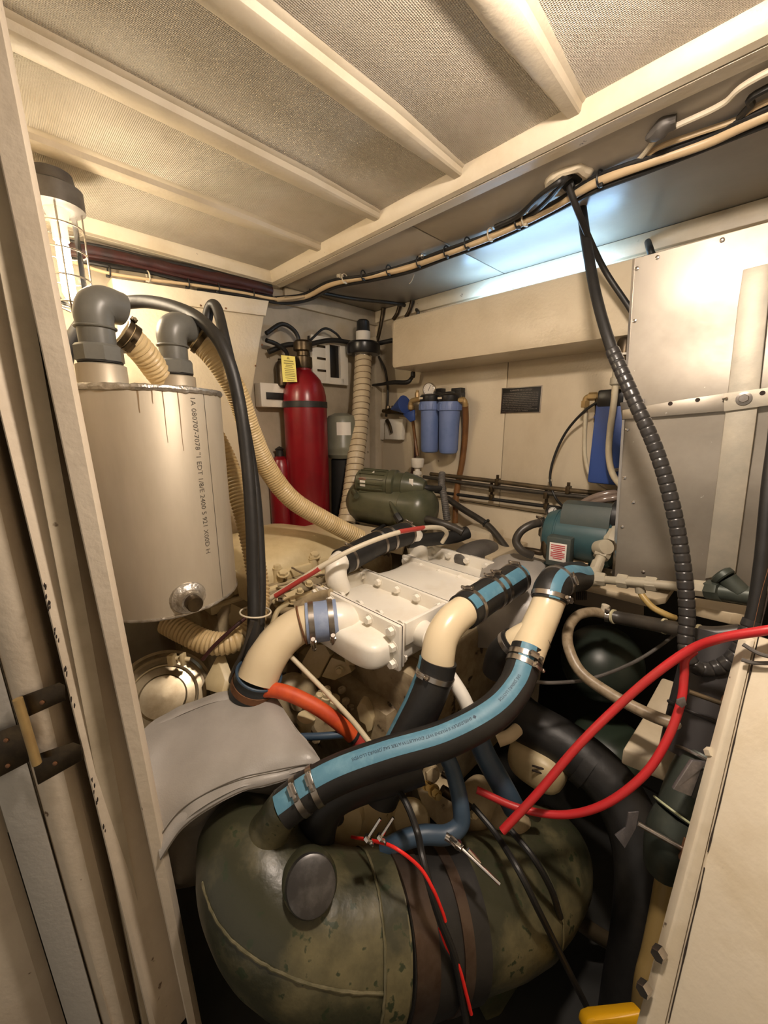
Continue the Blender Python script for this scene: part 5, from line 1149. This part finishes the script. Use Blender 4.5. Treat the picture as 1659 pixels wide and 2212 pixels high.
# hole in the soffit
ho = Thing('cable_hole', 'ragged foam-lined hole in the soffit where cables drop', 'hole')
hc = onz(1228, 388, ZC-.002)
ho.part('foam_rim', MB().torus(hc, Z, .048, .013, 30, 8).jitter(.012, 26), m_frame); ho.part('void', MB().lathe(hc-Z*.003, Z, [(.046, 0), (.046, .003)], 24), m_dark); ho.done()
for k, (dx, dy, lb) in enumerate(((-20, 0, 'black cable leaving the hole toward the left bundle'), (5, -4, 'second black cable curving out of the soffit hole'))):
    single('hole_cable', MB().tube([hc+Z*.01+ES*(.01*k), onz(1215+dx*.3, 392, ZC-.03), onz(1185+dx, 425, ZC-.03), onz(1140+dx, 466, ZC-.02), onz(1090+dx, 490, ZC-.02)], .0075, 10), m_black, lb, 'cable')
sp_ = Thing('spiral_wrapped_cable', 'thick black spiral-wrapped cable dropping in front of the aluminium sheet', 'cable')
pts = [hc-Z*.012]+T([(1252, 430, 1.20), (1266, 520, 1.16), (1288, 640, 1.09), (1322, 755, 1.03), (1368, 860, .99), (1418, 975, .96), (1452, 1090, .94), (1474, 1210, .93), (1484, 1320, .92), (1482, 1395, .91), (1498, 1437, .90), (1540, 1445, .89), (1590, 1415, .87), (1625, 1340, .86), (1645, 1220, .86), (1662, 1050, .86), (1680, 900, .87), (1695, 650, .90)])+[W(1.86, .52, ZC-.03)]
sp_.part('cable', MB().tube(pts, .0140, 14), m_black)
sp_.part('spiral_wrap', MB().tube(pts[4:15], .0168, 18, rib=(.021, .12, 14, 10)), m_cond); sp_.done()
single('black_cable', MB().tube([hc-Z*.012, far(1246, 450, .48), far(1275, 520, .39), far(1310, 590, .32), far(1362, 668, .30), far(1385, 712, .295)], .0085, 12), m_black, 'thin black cable slanting from the soffit hole behind the sheet', 'cable')
for pts, r, mt, lb in (([(1265, 412), (1340, 378), (1385, 340), (1425, 290), (1470, 268), (1560, 225), (1690, 140)], .006, m_wirew, 'white cable fanning out along the soffit at the right'), ([(1270, 395), (1360, 365), (1420, 320), (1500, 290), (1600, 255), (1690, 205)], .006, m_wire, 'beige cable under the white soffit cable'), ([(1280, 400), (1400, 352), (1520, 305), (1600, 275), (1690, 250)], .007, m_black, 'black cable lowest in the soffit fan'), ([(1585, 270), (1620, 230), (1690, 175)], .007, m_black, 'short black cable crossing the soffit fan at the frame edge')):
    single('soffit_cable', MB().tube([onz(x, y, ZC-.014) for x, y in pts]+[onz(*pts[-1], ZC-.014)+ES*q-ET*.04*q for q in (.4, .95)], r, 8), mt, lb, 'cable')
single('tape_wrap', MB().tube([onz(1408, 297, ZC-.012), onz(1430, 275, ZC-.012), onz(1460, 262, ZC-.012)], [.012, .018, .012], 12).jitter(.006, 40), m_grey, 'lump of grey tape on the soffit cables', 'tape')
# ------------------------------------------------------------------ aluminium sheet with rail and strap
al = Thing('aluminium_sheet', 'scuffed aluminium sheet covering the tank at the right', 'metal sheet')
def apl(pts, off): return [far(x, y, off) for x, y in pts]
sheet = [(1367, 560), (1760, 452), (1760, 1285), (1500, 1262), (1322, 1250)]
c4 = apl([(1367, 560), (1760, 452), (1760, 1285), (1322, 1250)], .352); c4[1] = c4[0]+(c4[1]-c4[0])*2.2; c4[2] = c4[3]+(c4[2]-c4[3])*2.2
def sfn(u, v, o):
    p = c4[0].lerp(c4[1], u).lerp(c4[3].lerp(c4[2], u), v); return p+ET*(.0022*math.sin(p.z*24+1.3)*min(1, 6*u)-o)
sm = MB().grid(lambda u, v: sfn(u, v, 0), 10, 60); n0 = len(sm.v); sm.grid(lambda u, v: sfn(u, v, .003), 10, 60)
al.part('sheet', sm, m_alu)
al.part('left_fold', MB().prism(apl([(1367, 560), (1372, 559), (1328, 1250), (1322, 1250)], .3525), ET*.003), m_chrome)
for x, y in ((1376, 580), (1371, 693), (1362, 815), (1355, 928), (1349, 1032), (1344, 1138), (1420, 556), (1560, 518), (1390, 1236), (1368, 1085)):
    al.part('screw', MB().lathe(far(x, y, .353), ET, [(.0055, 0), (.005, .002), (.002, .003), (.001, .003)], 12), m_chrome)
tb_ = apl([(1390, 580), (1760, 470), (1760, 1270), (1400, 1235)], .345); tb_[1] = tb_[0]+(tb_[1]-tb_[0])*2.15; tb_[2] = tb_[3]+(tb_[2]-tb_[3])*2.15
al.part('tank_behind', MB().prism(tb_, -ET*.085, .01), m_grey)
al.done()
ra = Thing('vertical_rail', 'upright weathered aluminium rail against the aluminium sheet', 'rail')
ra.part('rail', MB().prism(apl([(1606, 585), (1668, 570), (1660, 660), (1638, 877), (1589, 1236), (1524, 1248), (1573, 849), (1595, 660)], .356), ET*.012, .002), m_alurail); ra.done()
st2 = Thing('metal_strap', 'drilled flat metal strap bolted across the aluminium sheet', 'strap')
st2.part('strap', MB().prism(apl([(1345, 886), (1470, 864), (1566, 850), (1566, 888), (1470, 896), (1345, 906)], .362), ET*.003, .0006), m_alu)
st2.part('strap_end', MB().prism(apl([(1564, 850), (1900, 806), (1900, 843), (1564, 889)], .372), ET*.003, .0006), m_alurail)
st2.part('corner_tab', MB().prism(apl([(1340, 870), (1392, 862), (1392, 902), (1344, 907)], .358), ET*.002, .0005), m_grey)
for x, y, o in ((1390, 880, .366), (1448, 872, .366), (1507, 864, .366), (1647, 849, .376)): st2.part('drilled_hole', MB().lathe(far(x, y, o-.001), ET, [(.0055, 0), (.0055, .0006)], 14), m_crack)
b_ = far(1607, 861, .376); st2.part('strap_bolt', MB().lathe(b_, ET, [(.016, -.001), (.016, .002), (.0105, .003)], 20).hexa(b_+ET*.003, ET, .0105, .008), m_steel)
st2.part('cotter', MB().cyl(far(1562, 862, .372), far(1570, 860, .38), .003, n=8), m_chrome); st2.done()
# ------------------------------------------------------------------ grey plastic pipe run
pv = Thing('plastic_pipe_run', 'pale grey plastic pipe run with unions along the shelf edge', 'pipe')
def seg(a, b, r, n=18): pv.part('pipe', MB().cyl(P(*a), P(*b), r, n=n), m_pvcl)
def nut(a, b, r, n=8): q = P(*b)-P(*a); pv.part('union_nut', MB().hexa(P(*a), q, r, q.length, n), m_pvcl)
seg((1340, 1118, 1.32), (1318, 1165, 1.29), .014); nut((1338, 1120, 1.318), (1331, 1138, 1.308), .022); nut((1326, 1150, 1.30), (1316, 1172, 1.285), .023)
pv.part('check_valve', MB().lathe(P(1309, 1182, 1.262), -CF+Z*.2, [(.026, -.04), (.026, .0), (.023, .005), (.001, .006)], 28), m_pvcl)
nut((1306, 1186, 1.285), (1298, 1205, 1.275), .025); seg((1300, 1200, 1.275), (1283, 1238, 1.25), .0155); nut((1292, 1215, 1.268), (1284, 1236, 1.255), .019)
pv.part('elbow', MB().tube(T([(1284, 1233, 1.252), (1276, 1248, 1.24), (1276, 1252, 1.236), (1290, 1252, 1.228)]), .0195, 18), m_pvcl)
seg((1280, 1250, 1.235), (1545, 1274, 1.02), .0125); nut((1287, 1250, 1.23), (1308, 1252, 1.213), .0215); nut((1335, 1254, 1.19), (1357, 1257, 1.17), .0215); nut((1396, 1260, 1.138), (1420, 1263, 1.118), .0215)
pv.part('tee_body', MB().cyl(P(1357, 1257, 1.17), P(1396, 1260, 1.138), .0165, n=18).cyl(P(1380, 1259, 1.15), P(1384, 1280, 1.15), .0135, n=16), m_pvcl)
nut((1500, 1270, 1.05), (1530, 1273, 1.03), .0225)
pv.part('clear_section', MB().cyl(P(1426, 1263, 1.113), P(1465, 1267, 1.08), .0128, n=18), m_paper); pv.done()
single('yellow_tube', MB().tube(T([(1383, 1278, 1.15), (1390, 1290, 1.14), (1410, 1312, 1.12), (1440, 1328, 1.10), (1458, 1335, 1.1)]), .009, 12), M('yellowed_tube', (.42, .29, .10, 1), .35), 'yellowed tube hanging off the plastic tee', 'tube')
bt_ = Thing('black_pipe_tee', 'black plastic Y fitting at the end of the plastic pipe run', 'pipe fitting')
bt_.part('run', MB().cyl(P(1535, 1275, 1.025), P(1650, 1292, .95), .023, n=22), m_valve); bt_.part('collar', MB().hexa(P(1532, 1274, 1.03), P(1560, 1278, 1.0)-P(1532, 1274, 1.03), .027, .03, 8), m_valve)
bt_.part('branch', MB().cyl(P(1600, 1280, .98), P(1570, 1250, 1.0), .022, n=20).lathe(P(1568, 1250, 1.0), P(1556, 1240, 1.01)-P(1568, 1250, 1.0), [(.024, 0), (.027, .003), (.027, .014), (.022, .018), (.001, .018)], 22), m_valve); bt_.part('bolt', MB().hexa(P(1640, 1282, .93), Z, .008, .01), m_valve); bt_.done()
struct('wall_ledge', [('wall_ledge', MB().prism(T([(1500, 1290, 1.1), (1640, 1312, 1.0), (1640, 1330, .98), (1580, 1325, 1.0), (1500, 1308, 1.08)]), -Z*.03, .002), m_wpaint)])
# vent box below the shelf
vb = Thing('vent_box', 'beige box with slotted vent below the shelf edge', 'box')
vb.part('box', MB().prism(T([(1240, 1262, 1.40), (1392, 1300, 1.28), (1392, 1335, 1.28), (1240, 1305, 1.40)]), CF*.12, .004), M('beige_box_paint', (.22, .17, .115, 1), .5))
for k in range(6): vb.part('vent_slot', MB().cyl(P(1246+k*4, 1276, 1.392-k*.003), P(1246+k*4, 1296, 1.392-k*.003), .0022, n=6), m_crack)
vb.done()
# dark round tank in the gloom
single('dark_round_tank', MB().sphere(P(1300, 1430, 1.40), EAX, (.13, .15, .125), 32, 18), M('gloom_green', (.022, .03, .022, 1), .4), 'dark green round-ended tank in the gloom below the vent box', 'tank')
single('dark_round_tank', MB().sphere(P(1310, 1620, 1.4), EAX, (.12, .12, .10), 28, 16, .8), M('deep_green_paint', (.03, .045, .03, 1), .35), 'deep green casing behind the red cables', 'tank')
# black hose with gold clamps
hc_ = Thing('fuel_hose_assembly', 'dark fuel hose with pale clamps between beige hose and valve', 'hose')
hp = T([(1318, 1330, 1.2), (1345, 1336, 1.18), (1400, 1346, 1.12), (1470, 1360, 1.05), (1540, 1370, 1.0), (1600, 1365, .97)])
hc_.part('hose', MB().tube(hp, .0195, 18), m_dkpipe)
for (x, y, d) in ((1326, 1332, 1.193), (1436, 1353, 1.085), (1510, 1367, 1.02)): hc_.part('pale_band', MB().lathe(P(x, y, d), hp[3]-hp[1], [(.0192, -.004), (.0215, -.003), (.0215, .003), (.0192, .004)], 22), M('pale_band_%d' % x, (.55, .50, .32, 1), .4))
clamp(hc_, P(1312, 1330, 1.205), hp[1]-hp[0], .017, .012, Z); hc_.part('knurled_cap', MB().lathe(P(1304, 1325, 1.21), Z+CR*.1, [(.011, .0), (.011, .028), (.001, .029)], 16), m_wirew); hc_.done()
single('braided_hose', MB().tube(T([(1312, 1328, 1.21), (1280, 1322, 1.21), (1248, 1330, 1.19), (1228, 1358, 1.15), (1228, 1398, 1.1), (1255, 1452, 1.05), (1320, 1500, 1.0), (1400, 1542, .95), (1470, 1568, .91), (1530, 1583, .88), (1570, 1590, .87)]), .0145, 18), m_beige, 'beige braided hose looping from the fuel hose to the panel', 'hose')
single('grey_cable', MB().tube(T([(1150, 1472, 1.05), (1200, 1475, 1.06), (1280, 1465, 1.09), (1370, 1430, 1.12), (1440, 1385, 1.15), (1480, 1350, 1.2)]), .0048, 10), m_grey, 'thin grey cable strung across the dark gap', 'cable')
# red cables
single('red_cable', MB().tube(T([(2150, 1330, .60), (1850, 1345, .68), (1690, 1358, .74), (1640, 1364, .76), (1560, 1378, .80), (1490, 1404, .85), (1410, 1460, .88), (1330, 1530, .90), (1245, 1615, .90), (1160, 1715, .90), (1085, 1795, .90)]), .0092, 14), m_red, 'straight red battery cable running from the panel to the engine', 'cable')
single('red_cable', MB().tube(T([(1500, 1405, .86), (1480, 1425, .87), (1478, 1460, .87), (1470, 1520, .86), (1440, 1600, .85), (1390, 1675, .85), (1305, 1738, .87), (1215, 1760, .91), (1120, 1745, .95), (1030, 1706, .98)]), .0085, 14), m_red, 'red battery cable hanging in a loop across the straight one', 'cable')
# ------------------------------------------------------------------ hoses and valves along the panel
bh_ = Thing('black_exhaust_hose', 'fat black hose curving down through the bilge', 'hose')
pts = T([(1095, 1520, 1.28), (1140, 1560, 1.24), (1230, 1615, 1.17), (1315, 1690, 1.1), (1370, 1790, 1.04), (1392, 1900, 1.0), (1385, 2030, .99), (1365, 2150, 1.0), (1350, 2260, 1.02)])
bh_.part('hose', MB().tube(pts, .068, 30), m_black); bh_.part('joint', MB().tube([pts[2].lerp(pts[3], .35), pts[2].lerp(pts[3], .6)], .071, 30, smooth=False), m_black); bh_.done()
vh = Thing('raw_water_hose', 'dark grey upright hose behind the plywood panel edge', 'hose')
pts = T([(1558, 1375, .95), (1545, 1440, .94), (1528, 1510, .93), (1512, 1580, .92), (1500, 1640, .91)])
m_dg = M('dark_grey_rubber', (.03, .027, .027, 1), .5)
vh.part('hose', MB().tube(pts, .068, 30), m_dg); vh.part('cuff', MB().torus(pts[2].lerp(pts[3], .5), pts[3]-pts[2], .068, .004, 36, 8), m_dg); vh.done()
va = Thing('seacock_valve', 'bronze green seacock valve with pewter lever handle', 'valve')
pts = T([(1520, 1640, .88), (1500, 1690, .865), (1480, 1735, .855), (1465, 1765, .85)])
va.part('body', MB().tube(pts, [.045, .048, .046, .042], 28), m_valve)
va.part('lever', MB().prism(T([(1496, 1643, .80), (1532, 1648, .80), (1515, 1664, .80), (1494, 1722, .79), (1455, 1706, .79)]), CF*.008, .002), m_lever)
va.part('lever_side', MB().prism(T([(1515, 1664, .80), (1534, 1668, .81), (1522, 1740, .80), (1494, 1724, .79)]), CF*.012, .002), m_blackgl)
va.part('nut', MB().hexa(P(1530, 1625, .80), -CF+Z*.6, .010, .014), m_wirew)
va.part('clamp_rim', MB().torus(P(1512, 1645, .875), pts[1]-pts[0], .048, .004, 32, 8), m_steel)
i_ = va.part('tail', MB().tube(T([(1466, 1760, .85), (1450, 1800, .85), (1440, 1830, .86), (1435, 1870, .88)]), [.043, .046, .043, .04], 26), m_valve)
va.part('pale_ring', MB().torus(P(1463, 1757, .85), pts[3]-pts[2], .0445, .0025, 36, 8), M('pale_green_ring', (.45, .48, .30, 1), .4)); va.done()
for a, b, lb in (((1378, 1779, .84), (1476, 1834, .80), 'threaded steel rod running into the panel edge below the valve'), ((1488, 1494, .86), (1566, 1522, .83), 'copper coloured rod running into the panel edge above')):
    rd = Thing('threaded_rod', lb, 'rod'); A_, B_ = P(*a), P(*b)
    rd.part('rod', MB().cyl(A_, B_, .0052, n=12), m_steel if 'steel' in lb else m_copper); rd.part('washer', MB().lathe(B_, B_-A_, [(.021, -.003), (.021, .004), (.018, .006)], 20), m_rust); rd.done()
single('metal_tab', MB().prism(T([(1358, 1756, .86), (1381, 1754, .86), (1374, 1790, .86), (1350, 1833, .86), (1329, 1805, .87), (1352, 1788, .87)]), CF*.004, .001), m_lever, 'bent grey metal tab at the end of the steel rod', 'bracket')
single('metal_tab', MB().prism(T([(1463, 1512, .84), (1480, 1506, .84), (1484, 1522, .84), (1474, 1530, .84), (1462, 1522, .84)]), CF*.004, .001), m_lever, 'small grey tab on the looped red cable', 'bracket')
single('yellow_hose', MB().tube(T([(1445, 1880, .90), (1432, 1960, .90), (1412, 2060, .90), (1395, 2130, .90), (1385, 2230, .92)]), .024, 18), M('tan_yellow_hose', (.33, .23, .085, 1), .4), 'mustard yellow hose dropping behind the panel edge', 'hose')
yt = Thing('yellow_tool', 'bright yellow tool handle at the bottom edge', 'tool')
yt.part('handle', MB().prism(T([(1262, 2225, .84), (1268, 2203, .84), (1285, 2195, .84), (1390, 2184, .82), (1400, 2225, .81)]), CF*.03-Z*.02, .006), m_ylwtool); yt.part('shank', MB().cyl(P(1395, 2205, .815), P(1420, 2195, .80), .012, n=14), m_lever); yt.done()
wbk = Thing('wooden_chock', 'cream painted wooden block beside the looped red cable', 'wood block')
wbk.part('block', MB().prism(T([(1394, 1540, 1.08), (1470, 1578, 1.0), (1462, 1665, .95), (1345, 1618, 1.0)]), -Z*.045, .006), m_wpaint); wbk.done()
single('wooden_chock', MB().prism(T([(1430, 1462, 1.15), (1470, 1475, 1.1), (1470, 1560, 1.06), (1395, 1525, 1.12)]), -Z*.05, .006), m_wpaint, 'smaller cream block behind the larger one', 'wood block')
def cyl_depth(x, y, p0, p1, r):
    ax = (p1-p0).normalized(); d = ray(x, y); o = CAM-p0; d_ = d-ax*d.dot(ax); o_ = o-ax*o.dot(ax)
    a = d_.dot(d_); b = 2*d_.dot(o_); c = o_.dot(o_)-r*r; q = b*b-4*a*c
    return (-b-math.sqrt(q))/(2*a) if q > 0 else None
def drape(pts, gap=.008):
    out = []
    for x, y, d in pts:
        c = [k for k in (cyl_depth(x, y, sp[0], sp[2], .153) if 868 < x < 1060 else None, cyl_depth(x, y, pp[0], pp[2], .143) if 1000 < x < 1150 else None, cyl_depth(x, y, p2[0], p2[2], .143) if x > 1100 else None) if k]
        out.append(P(x, y, min([d]+[k-gap for k in c])))
    return out
for a, lb in ((((850, 1690, .93), (880, 1740, .88), (902, 1800, .85), (912, 1850, .80), (930, 1920, .775), (950, 1985, .77), (985, 2080, .77), (1010, 2230, .78)), 'long black lead draped over the exhaust sleeve'), (((1020, 1740, 1.0), (1070, 1800, .95), (1120, 1880, .86), (1160, 1960, .85), (1190, 2020, .88), (1225, 2090, .90), (1270, 2180, .92)), 'thin black lead trailing over the exhaust pipe'), (((1105, 1795, .95), (1150, 1850, .90), (1190, 1920, .90), (1210, 1980, .92)), 'black lead crossing the mitre of the exhaust pipe')):
    single('black_lead', MB().tube(drape(a), .0075, 10), m_black, lb, 'cable')
rw = Thing('red_wire', 'thin bright red wire lying across the exhaust sleeve', 'wire')
rw.part('wire', MB().tube(drape([(760, 1808, .93), (800, 1815, .86), (850, 1830, .79), (905, 1872, .78), (935, 1920, .77), (955, 1968, .77), (962, 1990, .77)], .006), .0034, 10), M('bright_red_wire', (.75, .02, .015, 1), .4))
rw.part('wire', MB().tube(drape([(950, 2005, .77), (965, 2045, .77), (990, 2085, .77), (1008, 2150, .77), (1018, 2190, .77)], .016), .0034, 10), MATS['bright_red_wire']); rw.done()
# ------------------------------------------------------------------ plywood panel at the right
def vl(x1, y1, x2, y2, d1, d2):
    a, b = P(x1, y1, d1), P(x2, y2, d2); return lambda z: a+(b-a)*((z-a.z)/(b.z-a.z))
ztop = P(1610, 1376, .80).z
e0 = vl(1604, 1415, 1395, 2212, .80, .72); e1 = vl(1627, 1400, 1437, 2212, .79, .71); e1b = vl(1633, 1400, 1444, 2212, .788, .708); e2_ = vl(1760, 1370, 1760, 2212, .72, .60); e2 = lambda z: e1b(z)+(e2_(z)-e1b(z))*2.8
back_ = CF*.022+CR*.004
def pan(l0, l1, zt0, zt1, z0=.1):
    q = [l0(z0), l1(z0), l1(zt1), l0(zt0)]; return MB().prism(q, back_, .0015)
struct('wall_panel_right', [('wall_panel_right', pan(e1b, e2, ztop+.005, ztop+.035), m_frame), ('edge_strip', pan(e0, e1, ztop-.01, ztop), m_frame)])
for m in crackline(lambda a, x: e1b(a)+CR*(x*.8-.0012)-CF*.0008, .45, ztop, .0022, .03, 11): add_child('wall_panel_right', 'paint_crack', m, m_crack)
for m in crackline(lambda a, x: e0(a)+CR*(x*1.2+.006)-CF*.001, .45, ztop, .0009, .12, 15): add_child('wall_panel_right', 'paint_crack', m, m_rust)
for x, y, d in ((1432, 2055, .735), (1400, 2130, .73)):
    single('panel_bolt', MB().hexa(P(x-4, y, d), -CR-CF*.6, .012, .016), m_steel, ('upper' if y < 2100 else 'lower')+' steel bolt head on the edge of the plywood panel', 'bolt')
single('grey_lead', MB().tube(T([(1605, 1392, .775), (1640, 1412, .755), (1690, 1425, .73)]), .004, 8), m_grey, 'grey lead lying across the plywood panel, upper of two', 'cable')
single('grey_lead', MB().tube(T([(1602, 1425, .785), (1630, 1432, .77), (1690, 1432, .735)]), .004, 8), m_grey, 'grey lead lying across the plywood panel, lower of two', 'cable')
# bilge odds
single('bilge_hose', MB().tube(T([(1190, 1930, 1.1), (1250, 1990, 1.1), (1330, 2040, 1.12), (1400, 2060, 1.15)]), .02, 14), M('murky_hose', (.06, .045, .025, 1), .5), 'murky brown hose low in the bilge', 'hose')
single('bilge_bracket', MB().prism(T([(545, 2030+80, .98), (570, 2118, .98), (580, 2170, 1.0), (545, 2165, 1.0)]), V((0, .03, 0)), .003), m_eng, 'pale engine mount foot under the exhaust elbow', 'bracket')
single('green_support_leg', MB().prism(T([(1020, 2150, 1.0), (1170, 2000, 1.05), (1185, 2030, 1.05), (1060, 2230, 1.02)]), V((.02, .06, 0)), .006), m_green, 'olive steel support leg below the exhaust pipe', 'support')
